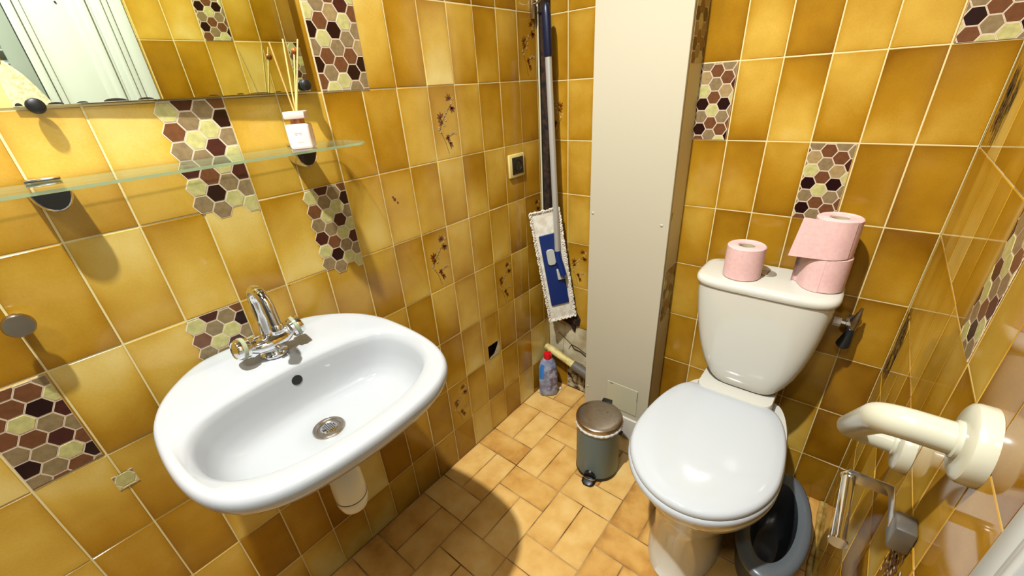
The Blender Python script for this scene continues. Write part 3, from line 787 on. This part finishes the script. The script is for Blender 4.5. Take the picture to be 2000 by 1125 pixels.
# tap
TX, TZ = .105, .8428
tp = MB()
tp.lathe([(.026, 0), (.026, .004), (.0225, .007), (.02, .016), (.02, .03)], (TX, YS, TZ), n=32)
tap = tp.build('tap', [M_chrome], sink, smooth=35)
mb = MB(); rings2 = []
for k in range(17):
    t = -1+2*k/16; w = math.sqrt(max(0, 1-(t*.86)**2)); yy = YS+t*.043
    zz = TZ+.030+.004*t*t
    rings2.append([(TX+.004+.0235*w*math.cos(2*PI*j/24), yy, zz+.0175*w*math.sin(2*PI*j/24)) for j in range(24)])
mb.loft(rings2); mb.build('tap_body', [M_chrome], tap, smooth=50)
mb = MB(); mb.lathe([(.0135, 0), (.0135, .004), (.0105, .008)], (TX-.001, YS, TZ+.043), n=24)
R_ = .033; cx, cz = TX+R_, .962
pth = [(TX, YS, TZ+.045), (TX, YS, .91), (TX-.001, YS, .94)] + [(cx-R_*math.cos(a)*1.03, YS, cz+R_*1.05*math.sin(a)) for a in [PI*k/14 for k in range(15)]] + [(cx+R_+.004, YS, .935)]
mb.tube(pth, .0104, 20)
mb.lathe([(.0112, 0), (.0124, .002), (.0124, .017), (.0108, .019)], (cx+R_+.0065, YS, .9165), Vector((-.12, 0, 1)), 24)
mb.build('spout', [M_chrome], tap, smooth=45)
mb = MB(); mb.lathe([(.0062, -.004), (.0062, .006), (.004, .007)], (TX+.028, YS+.004, TZ+.02), (1, .15, -.25), 14); mb.build('front_stud', [M_satin], tap, smooth=35)
for sgn in (-1, 1):
    ax = Vector((.1, sgn, .2)).normalized(); o0 = Vector((TX+.004, YS+sgn*.031, TZ+.037))
    mb = MB(); mb.lathe([(.0155, 0), (.0155, .005), (.0135, .0065), (.0135, .009), (.018, .0112), (.0205, .0135), (.0205, .0195)], o0, ax, 28)
    mb.lathe([(.0205, .0265), (.0205, .031), (.0185, .0355), (.0165, .0365), (.015, .035), (.0005, .035)], o0, ax, 28)
    kn = mb.build('knob', [M_chrome], tap, smooth=35)
    mb = MB(); mb.lathe([(.0205, .019), (.0222, .02), (.0222, .0262), (.0205, .0272)], o0, ax, 28); mb.build('knob_band', [M_band], kn, smooth=35)
# trap
mb = MB(); mb.lathe([(.03, .668), (.03, .66), (.022, .655), (.022, .62), (.027, .615), (.0335, .585), (.0345, .55), (.0345, .523), (.0335, .52), (.0345, .517), (.034, .505), (.029, .487), (.018, .478), (.003, .4755)], (BC[0]-.006, YS, 0), n=36)
tr = mb.build('bottle_trap', [M_plastic], sink, smooth=30)
mb = MB(); mb.lathe([(.0348, .5195), (.0348, .5215)], (BC[0]-.006, YS, 0), n=36); mb.build('trap_seam', [M_ringgap], tr, smooth=30)
mb = MB(); mb.lathe([(.0228, .648), (.0242, .6495), (.0242, .652), (.0228, .6535)], (BC[0]-.006, YS, 0), n=30); mb.build('trap_washer', [M_ringgap], tr, smooth=30)
mb = MB(); mb.tube([(BC[0]-.03, YS, .607), (.12, YS-.002, .606), (.001, YS-.004, .605)], .0165, 20)
mb.lathe([(.021, 0), (.021, .022)], (BC[0]-.065, YS, .607), (-1, 0, 0), 24); mb.lathe([(.03, .0), (.028, .006)], (.0005, YS-.004, .605), (1, 0, 0), 28)
mb.build('waste_pipe', [M_plastic], tr, smooth=35)

# ------------------------------------------------------------------- toilet
TXC = .828
toilet = thing('toilet', 'ivory close coupled toilet with white closed seat against the back wall', 'toilet', (TXC, 1.0, 0))
def egg(y0, y1, ym, w, n=72, x0=TXC, sq=1.0, backw=None):
    """closed outline, front tip at y0, flat back at y1, widest (half width w) at ym"""
    L = []
    m = n//2
    bw = backw if backw is not None else .58
    for k in range(m+1):
        a = PI/2*k/(m*.55) if k <= m*.55 else None
        if a is not None: y = ym-(ym-y0)*math.cos(a); x = w*math.sin(a)**sq
        else:
            t = (k-m*.55)/(m*.45); s = math.acos(bw)
            y = ym+(y1-ym)*math.sin(t*PI/2*.92)/math.sin(PI/2*.92); x = w*(bw+(1-bw)*math.sqrt(max(0, 1-((y-ym)/(y1-ym)*.999)**2)))
        L.append((x, y))
    return [(x0+x, y) for x, y in L] + [(x0-x, y) for x, y in reversed(L[1:])]
def er(y0, y1, ym, w, z, bw=None, x0=TXC): return [(x, y, z) for x, y in egg(y0, y1, ym, w, x0=x0, backw=bw)]
SXC = .822
def lidring(k, z): return [(SXC+(x-SXC)*k, .88+(y-.88)*k, z+.0) for x, y in egg(.648, 1.118, .868, .181, x0=SXC)]
# bowl and pedestal
mb = MB()
rg = [er(.742, 1.2, .92, .098, .0, .85, TXC-.012), er(.738, 1.2, .92, .101, .012, .85, TXC-.012), er(.752, 1.2, .92, .094, .03, .85, TXC-.012), er(.757, 1.2, .92, .092, .12, .85, TXC-.012), er(.752, 1.2, .92, .097, .19, .82, TXC-.012),
      er(.738, 1.2, .91, .112, .245, .78), er(.716, 1.2, .89, .138, .295, .7), er(.692, 1.2, .88, .16, .335, .66), er(.676, 1.2, .875, .171, .365, .62), er(.668, 1.2, .87, .1755, .388, .6), er(.667, 1.2, .87, .176, .4, .6), er(.672, 1.2, .87, .172, .4055, .6)]
mb.loft(rg, 0, True, True)
mb.build('bowl', [M_ivory], toilet, smooth=50)
mb = MB()
def rrect(x0, x1, y0, y1, r, z, n=6):
    P = []
    for cx_, cy_, a0 in ((x1-r, y1-r, 0), (x0+r, y1-r, PI/2), (x0+r, y0+r, PI), (x1-r, y0+r, 1.5*PI)):
        for k in range(n+1): P.append((cx_+r*math.cos(a0+PI/2*k/n), cy_+r*math.sin(a0+PI/2*k/n), z))
    return P
mb.loft([rrect(.742, .914, 1.1, 1.29, .03, .20), rrect(.735, .921, 1.1, 1.292, .03, .33), rrect(.725, .931, 1.1, 1.292, .03, .40), rrect(.724, .932, 1.098, 1.292, .03, .445), rrect(.726, .93, 1.1, 1.29, .03, .452)], 0)
mb.build('cistern_platform', [M_ivory], toilet, smooth=50)
mb = MB()
mb.loft([rrect(.756, .9, 1.12, 1.29, .04, .0), rrect(.756, .9, 1.12, 1.29, .04, .25)], 0)
mb.build('rear_trapway', [M_ivory], toilet, smooth=50)
# seat ring and lid
mb = MB(); mb.loft([lidring(.985, .408), lidring(1.004, .411), lidring(1.008, .417), lidring(1.006, .424), lidring(.992, .4275)]); mb.build('seat', [M_seat], toilet, smooth=45)
mb = MB(); mb.loft([lidring(.97, .4285), lidring(.985, .4295), lidring(.992, .434), lidring(.988, .441), lidring(.972, .446), lidring(.94, .4495), lidring(.8, .4525), lidring(.5, .454), lidring(.2, .4545)]); mb.build('lid', [M_seat], toilet, smooth=45)
for sx in (-.07, .07):
    mb = MB(); mb.lathe([(.0105, -.02), (.0105, .02)], (SXC+sx, 1.125, .432), (1, 0, 0), 18); mb.lathe([(.012, .405), (.009, .43)], (SXC+sx, 1.125, 0), n=18)
    mb.build('hinge', [M_seat], toilet, smooth=40)
# cistern
def dring(hw, yf, z, yb=1.297, bul=.03, r=.06, xc=.833, n=64):
    P = []
    for k in range(n):
        a = 2*PI*k/n; c, s = math.cos(a), math.sin(a)
        e = .42
        x = hw*math.copysign(abs(c)**e, c); 
        if s >= 0: y = (yb+yf)/2 + (yb-yf)/2*min(1, abs(s)**.3)
        else: y = (yb+yf)/2 - (yb-yf)/2*abs(s)**.55
        P.append((xc+x, y, z))
    return P
mb = MB()
pf = [(.075, 1.16, .4535, .84), (.088, 1.146, .458, .84), (.098, 1.139, .472, .839), (.114, 1.134, .498, .838), (.128, 1.131, .53, .837), (.14, 1.1285, .57, .836), (.151, 1.126, .62, .835), (.16, 1.1235, .68, .834), (.166, 1.122, .74, .833), (.168, 1.1215, .775, .833)]
mb.loft([dring(h, y, z, xc=x) for h, y, z, x in pf]); mb.build('cistern_tank', [M_ivory], toilet, smooth=50)
mb = MB()
mb.loft([dring(.166, 1.124, .774), dring(.172, 1.117, .7755), dring(.1745, 1.1145, .781), dring(.1745, 1.1145, .788), dring(.172, 1.117, .795), dring(.166, 1.123, .7985), dring(.155, 1.133, .8)]); ld = mb.build('cistern_lid', [M_ivory], toilet, smooth=50)
mb = MB(); mb.lathe([(.0215, .0), (.0215, .003), (.0195, .0045), (.0165, .0045), (.016, .0038), (.0005, .0042)], (.829, 1.232, .7995), n=32); fb = mb.build('flush_button', [mat('button_steel', (176, 172, 162), .36, .55)], toilet, smooth=30)
mb = MB(); mb.box((.829, 1.232, .8042), (.0012, .031, .0008)); mb.build('button_split', [M_dark], fb)

# -------------------------------------------------------------- tissue rolls
def roll(cx_, cy_, z0, r, h, label, flap=None):
    t = thing('toilet_roll', label, 'toilet paper', (cx_, cy_, z0), 'pink toilet rolls on the cistern')
    mb = MB()
    mb.lathe([(.021, .001), (r-.0025, 0), (r, .0025), (r*1.006, h*.5), (r, h-.0025), (r-.003, h), (.0225, h-.0005), (.021, h-.003), (.021, .001)], (cx_, cy_, z0), n=56, cap0=False, cap1=False)
    for q in range(5):
        rr = .025+(r-.027)*q/5
        mb.lathe([(rr, h-.0002), (rr+.0008, h+.0005), (rr+.0016, h-.0002)], (cx_, cy_, z0), n=48, cap0=False, cap1=False)
    mb.build('paper', [M_pink], t, smooth=40)
    mb = MB(); mb.lathe([(.0205, .001), (.0205, h-.004), (.0192, h-.004), (.0192, .001), (.0205, .001)], (cx_, cy_, z0), n=36, cap0=False, cap1=False); mb.build('core', [M_card], t, smooth=40)
    if flap: flap(t)
    return t
roll(.771, 1.186, .8005, .0475, .09, 'pink toilet roll standing alone on the left of the cistern lid')
def flap2(t):
    mb = MB(); cx_, cy_, r = .955, 1.214, .0482; P = []
    pts = [(cx_+(r+.0004*k)*math.cos(math.radians(a)), cy_+(r+.0006*k)*math.sin(math.radians(a))) for k, a in enumerate((-95, -110, -125, -140, -152, -163))]
    pts += [(cx_-.054, cy_-.004), (cx_-.058, cy_+.006), (cx_-.063, cy_+.008), (cx_-.068, cy_+.004), (cx_-.069, cy_-.002)]
    a = [(x, y, .8012) for x, y in pts]; b = [(x+.001, y, .8905) for x, y in pts]
    mb.loft([a, b], 0, False, False, closed=False)
    mb.build('loose_sheet', [M_pink], t, smooth=60)
roll(.955, 1.214, .8005, .0475, .09, 'pink toilet roll on the right of the cistern, under another roll', flap2)
def flap3(t):
    mb = MB(); cx_, cy_, r = .952, 1.213, .0488
    pts = [(cx_+r*math.cos(math.radians(a)), cy_+r*math.sin(math.radians(a))) for a in (-40, -55, -70, -85, -100)]
    d = Vector((math.sin(math.radians(-100)), -math.cos(math.radians(-100)))); e = pts[-1]
    pts += [(e[0]+d.x*l-.0, e[1]+d.y*l) for l in (.014, .03, .046, .062)]
    a = [(x-.0016*max(0, i-4)**1.5, y-.001*max(0, i-4), .8935-.0012*i) for i, (x, y) in enumerate(pts)]; b = [(x, y, .984) for x, y in pts]
    mb.loft([a, b], 0, False, False, closed=False)
    mb.build('loose_sheet', [M_pink], t, smooth=60)
roll(.952, 1.213, .8915, .0475, .093, 'topmost pink toilet roll, stacked on another with its sheet hanging', flap3)

# ---------------------------------------------------------------- stop valve
vx, vz = 1.048, .672
va = thing('stop_valve', 'small chrome stop valve on the back wall right of the cistern', 'valve', (vx, YB-.04, vz-.05))
mb = MB(); mb.lathe([(.017, .0005), (.017, .003), (.009, .005), (.009, .045)], (vx, YB, vz+.012), (0, -1, 0), 20)
mb.lathe([(.0095, -.03), (.0095, .018), (.0075, .022), (.0065, .034), (.0045, .038), (.003, .052)], (vx, YB-.045, vz+.02), Vector((.12, 0, 1)), 18)
mb.build('body', [M_satin], va, smooth=35)
mb = MB(); mb.lathe([(.007, .02), (.009, .012), (.0125, -.006), (.0165, -.03), (.0165, -.036), (.012, -.041), (.001, -.042)], (vx-.003, YB-.048, vz-.012), Vector((.12, -.15, 1)), 22); mb.build('handle', [M_bluecap], va, smooth=40)
mb = MB(); mb.lathe([(.0085, 0), (.0085, .012), (.0065, .013), (.0065, .035)], (vx-.004, YB-.045, vz+.018), (-1, 0, .05), 6); mb.build('nut', [M_chrome], va, smooth=20)
mb = MB(); mb.lathe([(.012, 0), (.012, .018)], (vx-.027, YB-.045, vz+.018), (-1, 0, .05), 6); mb.build('inlet_nut', [M_plastic], va, smooth=20)

# ------------------------------------------------------------------ grab rail
n1 = Vector((XR, .512, .943)); n2 = Vector((XR, .735, .750))
gr = thing('grab_rail', 'ivory plastic grab rail slanting on the right wall with two round flanges', 'grab rail', (XR, .6, .8))
for c in (n1, n2):
    mb = MB(); mb.lathe([(.0445, .0), (.0445, .012), (.043, .016), (.039, .0185), (.025, .0195)], c, (-1, 0, 0), 44)
    fl_ = mb.build('flange', [M_rail], gr, smooth=30)
    mb = MB(); mb.lathe([(.0215, .018), (.0215, .023), (.0195, .0245)], c, (-1, 0, 0), 36); mb.build('collar', [M_rail], fl_, smooth=30)
mb = MB(); D_ = .083; rb = .03; dv = (n2-n1).normalized(); X_ = Vector((-1, 0, 0))
path = [n1+X_*.016, n1+X_*.035]
for k in range(9):
    a = PI/2*k/8; path.append(n1 + X_*(D_-rb+rb*math.sin(a)) + dv*(rb-rb*math.cos(a)))
for k in range(9):
    a = PI/2*k/8; path.append(n2 - dv*rb + dv*rb*math.sin(a) + X_*(D_-rb+rb*math.cos(a)))
path += [n2+X_*.035, n2+X_*.016]
mb.tube(path, .0185, 28); mb.build('rail', [M_rail], gr, smooth=60)

# ------------------------------------------------------------- paper holder
ph = thing('paper_holder', 'chrome toilet paper holder with bare bar low on the right wall', 'paper holder', (XR, .55, .74))
mb = MB(); mb.box((XR-.012, .544, .752), (.024, .036, .042), 0, .005); mb.build('wall_mount', [mat('dull_steel', (112, 108, 100), .38, .6)], ph, smooth=40)
mb = MB(); mb.box((XR-.0235, .58, .757), (.003, .06, .022), 0, .001); mb.box((XR-.0495, .609, .757), (.054, .003, .022), 0, .001)
mb.build('arm', [mat('polished_steel', (180, 176, 166), .25, .9)], ph, smooth=40)
mb = MB(); mb.tube([(XR-.073, .496, .737), (XR-.073, .61, .752)], .0085, 22)
mb.lathe([(.0115, 0), (.0115, .003)], (XR-.073, .493, .7366), (0, 1, .13), 26); mb.lathe([(.0105, 0), (.0105, .003)], (XR-.073, .608, .752), (0, 1, .13), 26)
mb.build('roll_bar', [M_chrome], ph, smooth=35)

# -------------------------------------------------------------------- potty
pt = thing('child_potty', 'grey plastic child potty on the floor between toilet and right wall', 'potty', (1.02, 1.0, 0))
pcx, pcy = 1.02, .985
def oval(kx, ky, z, dx=0, dy=0): return [(pcx+dx+kx*math.cos(2*PI*k/56), pcy+dy+ky*math.sin(2*PI*k/56), z+.02*max(0, math.sin(2*PI*k/56))**2) for k in range(56)]
mb = MB()
mb.loft([oval(.07, .125, .0), oval(.072, .13, .02), oval(.066, .135, .08), oval(.07, .145, .125), oval(.084, .168, .142), oval(.0895, .19, .152), oval(.089, .191, .162), oval(.082, .182, .17), oval(.066, .158, .172), oval(.054, .138, .165)], 0, True, False)
body = mb.build('shell', [M_potty], pt, smooth=60)
mb = MB(); mb.loft([oval(.054, .138, .1652), oval(.051, .122, .14), oval(.044, .105, .08), oval(.03, .08, .05)], 0, False, True); mb.build('bowl', [M_pottyin], pt, smooth=60)

# ------------------------------------------------------------------ pedal bin
bx, by = .45, 1.0
bn = thing('pedal_bin', 'small grey pedal bin with steel lid in front of the cream pillar', 'bin', (bx, by, 0))
mb = MB(); mb.lathe([(.077, .012), (.0785, .016), (.0785, .225), (.08, .229), (.08, .232)], (bx, by, 0), n=56); mb.build('body', [M_bin], bn, smooth=35)
mb = MB(); mb.lathe([(.076, .0), (.0795, .002), (.0795, .010), (.078, .014)], (bx, by, 0), n=56); mb.build('base_ring', [M_black], bn, smooth=35)
mb = MB(); rr = []
random.seed(4)
for (r_, z_) in ((.0795, .219), (.0835, .2225), (.084, .228), (.081, .234), (.078, .234)):
    rr.append([(bx+(r_+.0012*math.sin(k*2.3)+random.uniform(0, .0016))*math.cos(2*PI*k/72), by+(r_+.0012*math.sin(k*2.3))*math.sin(2*PI*k/72), z_+random.uniform(-.0016, .0016)) for k in range(72)])
mb.loft(rr, 0, False, False); mb.build('bag_rim', [M_bag], bn, smooth=70)
mb = MB(); mb.lathe([(.0815, .2325), (.0825, .2345), (.0825, .245), (.081, .249), (.077, .2515), (.06, .2545), (.03, .2565), (.002, .257)], (bx, by, 0), n=64); lidb = mb.build('lid', [M_brushed], bn, smooth=35)
mb = MB(); mb.lathe([(.0035, .2562), (.0035, .2568)], (bx+.02, by+.022, 0), n=5); mb.build('lid_mark', [mat('dull_emblem', (90, 82, 72), .5)], lidb)
dp = Vector((.16, -.987, 0)); px_ = Vector((.987, .16, 0))
RP = Matrix.Rotation(math.atan2(dp.x, -dp.y)*1.0, 3, 'Z')
mb = MB(); c = Vector((bx, by, 0))+dp*.0785
ar = []
for (h_, o_) in ((.05, 0.0), (.046, .006), (.02, .008), (.012, .006)):
    ar.append([tuple(c + dp*o_ + px_*(.025*math.cos(PI*k/14)) + Vector((0, 0, .012+h_*.75*math.sin(PI*k/14)))) for k in range(15)])
mb.loft(ar[:2], 0, True, True); mb.build('pedal_recess', [M_black], bn, smooth=40)
mb = MB(); rgs = []
for (w_, o_, z_) in ((.02, -.002, .02), (.023, .014, .017), (.022, .026, .012), (.014, .033, .009)):
    rgs.append([tuple(c+dp*o_+px_*(w_*math.cos(2*PI*k/16))+Vector((0, 0, z_+.004*math.sin(2*PI*k/16)))) for k in range(16)])
mb.loft(rgs); pd = mb.build('pedal', [M_black], bn, smooth=50)
mb = MB(); mb.tube([tuple(c+dp*.006+px_*(.024*math.sin(a))+dp*.012*math.cos(a)+Vector((0, 0, .0235))) for a in [-1.3+2.6*k/10 for k in range(11)]], .0016, 8); mb.build('pedal_trim', [M_chrome], pd, smooth=60)
mb = MB(); mb.box(tuple(Vector((bx, by, .238))-dp*.087), (.036, .02, .03), 0, .003, Matrix.Rotation(math.radians(9), 3, 'Z')); mb.build('hinge', [M_black], bn, smooth=40)
mb = MB(); mb.lathe([(.009, 0), (.009, .008), (.006, .01)], tuple(Vector((bx, by, .2))+px_*.078), tuple(px_), 16); mb.build('handle_pivot', [M_black], bn, smooth=35)

# ---------------------------------------------------------------------- mop
mp = thing('flat_mop', 'flat mop with blue plate and white fringe standing head down in the corner', 'mop', (.085, 1.25, .39))
e1 = Vector((.095, .1, .02)).normalized(); 
cM = Vector((.083, 1.262, .645))
ev = Vector((.014, .0, -.45)).normalized(); ev = (ev - e1*ev.dot(e1)).normalized(); en = e1.cross(ev)
if en.y > 0: en = -en
def mp3(a, b, d=0): return cM + e1*(a*.88) + ev*b + en*d
def plate(mb, a0, a1, b0, b1, d0, d1, r, mi=0, n=6):
    def rr_(d, k):
        P = []
        for ca, cb, t0 in ((a1-r, b1-r, 0), (a0+r, b1-r, PI/2), (a0+r, b0+r, PI), (a1-r, b0+r, 1.5*PI)):
            for q in range(n+1):
                t = t0+PI/2*q/n; P.append(mp3(ca+(r-k)*math.cos(t), cb+(r-k)*math.sin(t), d))
        return P
    mb.loft([rr_(d0, 0), rr_(d1-.001, 0), rr_(d1, .001)], mi)
mb = MB(); plate(mb, -.06, .06, -.235, .235, -.008, .003, .015); mb.build('pad', [M_pad], mp, smooth=40)
# looped cotton fringe around the pad
random.seed(2); mb = MB()
per = []
for k in range(46): per.append((-.064, -.232+.464*k/45, (-1, 0)))
for k in range(12): per.append((-.06+.12*k/11, .238, (0, 1)))
for k in range(46): per.append((.064, .232-.464*k/45, (1, 0)))
for k in range(12): per.append((.06-.12*k/11, -.238, (0, -1)))
for (a, b, (da, db)) in per:
    for q in range(2):
        j1, j2 = random.uniform(-.004, .004), random.uniform(-.004, .004)
        w = random.uniform(.007, .011); hgt = random.uniform(.004, .010)
        P = []
        for t in [PI*k/5 for k in range(6)]:
            o_ = -.004+w*math.sin(t)*1.15; l = -.006*math.cos(t)
            P.append(mp3(a+da*(o_-.004)+(-db)*l+j1*(abs(db)), b+db*(o_-.004)+da*l+j2*abs(da), .001+hgt*.7*math.sin(t)+random.uniform(-.001, .001)))
        mb.tube(P, .0032, 6, 0, True)
mb.build('fringe', [M_fringe], mp, smooth=70)
mb = MB(); plate(mb, -.043, .043, -.145, .165, .003, .010, .004); bl = mb.build('plate', [M_blue], mp, smooth=40)
mb = MB(); plate(mb, -.024, .012, -.085, -.02, .010, .018, .012); mb.build('pedal_clip', [M_grey], mp, smooth=40)
mb = MB(); plate(mb, .008, .042, .005, .05, .010, .02, .004); mb.build('joint_bracket', [M_grey], mp, smooth=40)
jb = mp3(.034, .03, .026); jt = Vector((.100, 1.266, .70)); ht = Vector((.063, 1.270, 1.530))
dirh = (ht-jt).normalized()
mb = MB(); mb.tube([jb, jb*.5+jt*.5+Vector((0, 0, 0)), jt, jt+dirh*.02], [.013, .014, .013, .0125], 16)
mb.lathe([(.004, -.004), (.004, .016), (.003, .018)], mp3(.033, .034, .024), en, 12, 0)
mb.build('swivel_joint', [M_blue], mp, smooth=50)
mb = MB(); mb.tube([jt+dirh*.015, ht-dirh*.14], .0112, 20); mb.build('handle', [M_alu], mp, smooth=50)
mb = MB(); a = ht-dirh*.145; mb.tube([a, a+dirh*.01, ht-dirh*.03, ht-dirh*.008, ht], [.0125, .0145, .0145, .011, .006], 20); mb.build('grip', [M_navy], mp, smooth=50)
mb = MB(); mb.box((.006, 1.28, 1.52), (.01, .02, .05), 0, .002); mb.tube([(.008, 1.28, 1.535), (.03, 1.278, 1.537), (.045, 1.277, 1.545)], .003, 10)
tag(mb.build('hanger_clip', [M_satin], loc=(.006, 1.28, 1.5), smooth=40), 'little metal clip on the wall at the top of the mop handle', 'hook')

# --------------------------------------------------------------- cleaner bottle
bo = thing('cleaner_bottle', 'grey and blue cleaner bottle with red cap on the floor in the far corner', 'bottle', (.055, 1.245, 0))
def ob(w, d, z, dx=0):
    R2 = Matrix.Rotation(math.radians(40), 3, 'Z'); P = []
    for k in range(36):
        a = 2*PI*k/36; c_, s_2 = math.cos(a), math.sin(a)
        v = R2 @ Vector((w*math.copysign(abs(c_)**.7, c_)+dx, d*math.copysign(abs(s_2)**.7, s_2), 0))
        P.append((.055+v.x, 1.243+v.y, z))
    return P
prof = [(.036, .024, 0), (.042, .028, .004), (.043, .029, .03), (.043, .029, .12), (.041, .028, .15), (.034, .025, .178), (.022, .018, .197), (.014, .014, .205)]
mb = MB(); mb.loft([ob(*p) for p in prof]); bb = mb.build('body', [M_clean], bo, smooth=50)
mb = MB()
def obpart(z0, z1, a0, a1, off=.0006):
    R2 = Matrix.Rotation(math.radians(40), 3, 'Z'); rows = []
    for i in range(9):
        z = z0+(z1-z0)*i/8
        for (p, q) in zip(prof, prof[1:]):
            if p[2] <= z <= q[2]:
                t = (z-p[2])/(q[2]-p[2]); w = p[0]+(q[0]-p[0])*t; d = p[1]+(q[1]-p[1])*t; break
        row = []
        for k in range(13):
            a = a0+(a1-a0)*k/12; c_, s_2 = math.cos(a), math.sin(a)
            v = R2 @ Vector(((w+off)*math.copysign(abs(c_)**.7, c_), (d+off)*math.copysign(abs(s_2)**.7, s_2), 0))
            row.append((.055+v.x, 1.243+v.y, z))
        rows.append(row)
    return rows
mb.loft(obpart(.10, .178, -2.75, -1.95), 0, False, False, closed=False); mb.build('blue_panel', [M_cleanblue], bb, smooth=60)
mb = MB(); mb.loft(obpart(.035, .165, -1.55, -.35), 0, False, False, closed=False); mb.build('label_panel', [M_cleanlilac], bb, smooth=60)
mb = MB(); mb.lathe([(.0175, .2), (.0185, .203), (.0185, .222), (.016, .229), (.008, .233), (.001, .234)], (.055, 1.243, 0), n=28); mb.build('cap', [M_red], bo, smooth=35)

# ------------------------------------------------------------------ stub pipe
pp = thing('stub_pipe', 'yellowed stub pipe with grey sleeve sticking out by the pillar foot', 'pipe', (.15, 1.295, .17))
mb = MB(); mb.tube([(.008, 1.30, .218), (.06, 1.298, .203), (.165, 1.296, .170)], [.0165, .017, .0165], 24); mb.build('pipe', [M_pipe], pp, smooth=50)
mb = MB(); mb.tube([(.158, 1.296, .172), (.168, 1.296, .169), (.30, 1.297, .128)], [.021, .0225, .0225], 24); mb.build('sleeve', [M_sleeve], pp, smooth=50)
mb = MB(); mb.box((.075, 1.29, .006), (.036, .014, .01), 0, .003, Matrix.Rotation(.4, 3, 'Z'))
tag(mb.build('scrap', [M_bag], loc=(.075, 1.29, 0), smooth=50), 'small white scrap on the floor behind the cleaner bottle', 'scrap')

# -------------------------------------------------------------------- lights
def point(name, loc, e, r, col=(1, .93, .8)):
    l = bpy.data.lights.new(name, 'POINT'); l.energy = e; l.shadow_soft_size = r; l.color = col
    o = bpy.data.objects.new(name, l); o.location = loc; C.objects.link(o); return o
def spot(name, loc, aim, e, r, ang, blend, col):
    l = bpy.data.lights.new(name, 'SPOT'); l.energy = e; l.shadow_soft_size = r; l.color = col
    l.spot_size = math.radians(ang); l.spot_blend = blend
    o = bpy.data.objects.new(name, l); o.location = loc; C.objects.link(o)
    o.rotation_euler = (Vector(aim)-Vector(loc)).to_track_quat('-Z', 'Y').to_euler(); return o
spot('ceiling_lamp', (.50, -.11, 2.72), (.54, .1, 0), 165, .028, 120, .6, (.97, .99, 1.0))
spot('fill_light', (.84, -.5, 2.3), (.3, .8, .8), 17, .10, 140, .6, (.97, .985, 1.0))  # added soft fill to brighten the walls, no such lamp seen
w = bpy.data.worlds.new('World'); bpy.context.scene.world = w; w.use_nodes = True
w.node_tree.nodes['Background'].inputs['Color'].default_value = (1, .96, .9, 1)
w.node_tree.nodes['Background'].inputs['Strength'].default_value = 0.0

# -------------------------------------------------------------------- camera
cam = bpy.data.cameras.new('camera'); co = bpy.data.objects.new('camera', cam); C.objects.link(co)
cam.sensor_fit = 'HORIZONTAL'; cam.sensor_width = 36.0; cam.lens = 814.1748*36/2000
cam.shift_x = (1000-1004.411)/2000; cam.shift_y = (594.809-562.5)/2000
cam.clip_start = .02
R = ((.77596812, .62807569, -.05826161), (.25291586, -.39441951, -.88344033), (-.57784691, .67078625, -.46490726))
Mx = Matrix(((R[0][0], -R[1][0], -R[2][0], .97470109), (R[0][1], -R[1][1], -R[2][1], -.03323116), (R[0][2], -R[1][2], -R[2][2], 1.30933451), (0, 0, 0, 1)))
co.matrix_world = Mx
sc = bpy.context.scene; sc.camera = co
sc.view_settings.view_transform = 'Standard'; sc.view_settings.look = 'None'
sc.view_settings.exposure = 0.68; sc.view_settings.gamma = 1.0
sc.cycles.diffuse_bounces = 1
sc.view_settings.use_curve_mapping = False
for o in bpy.data.objects:
    if '_o' in o: del o['_o']
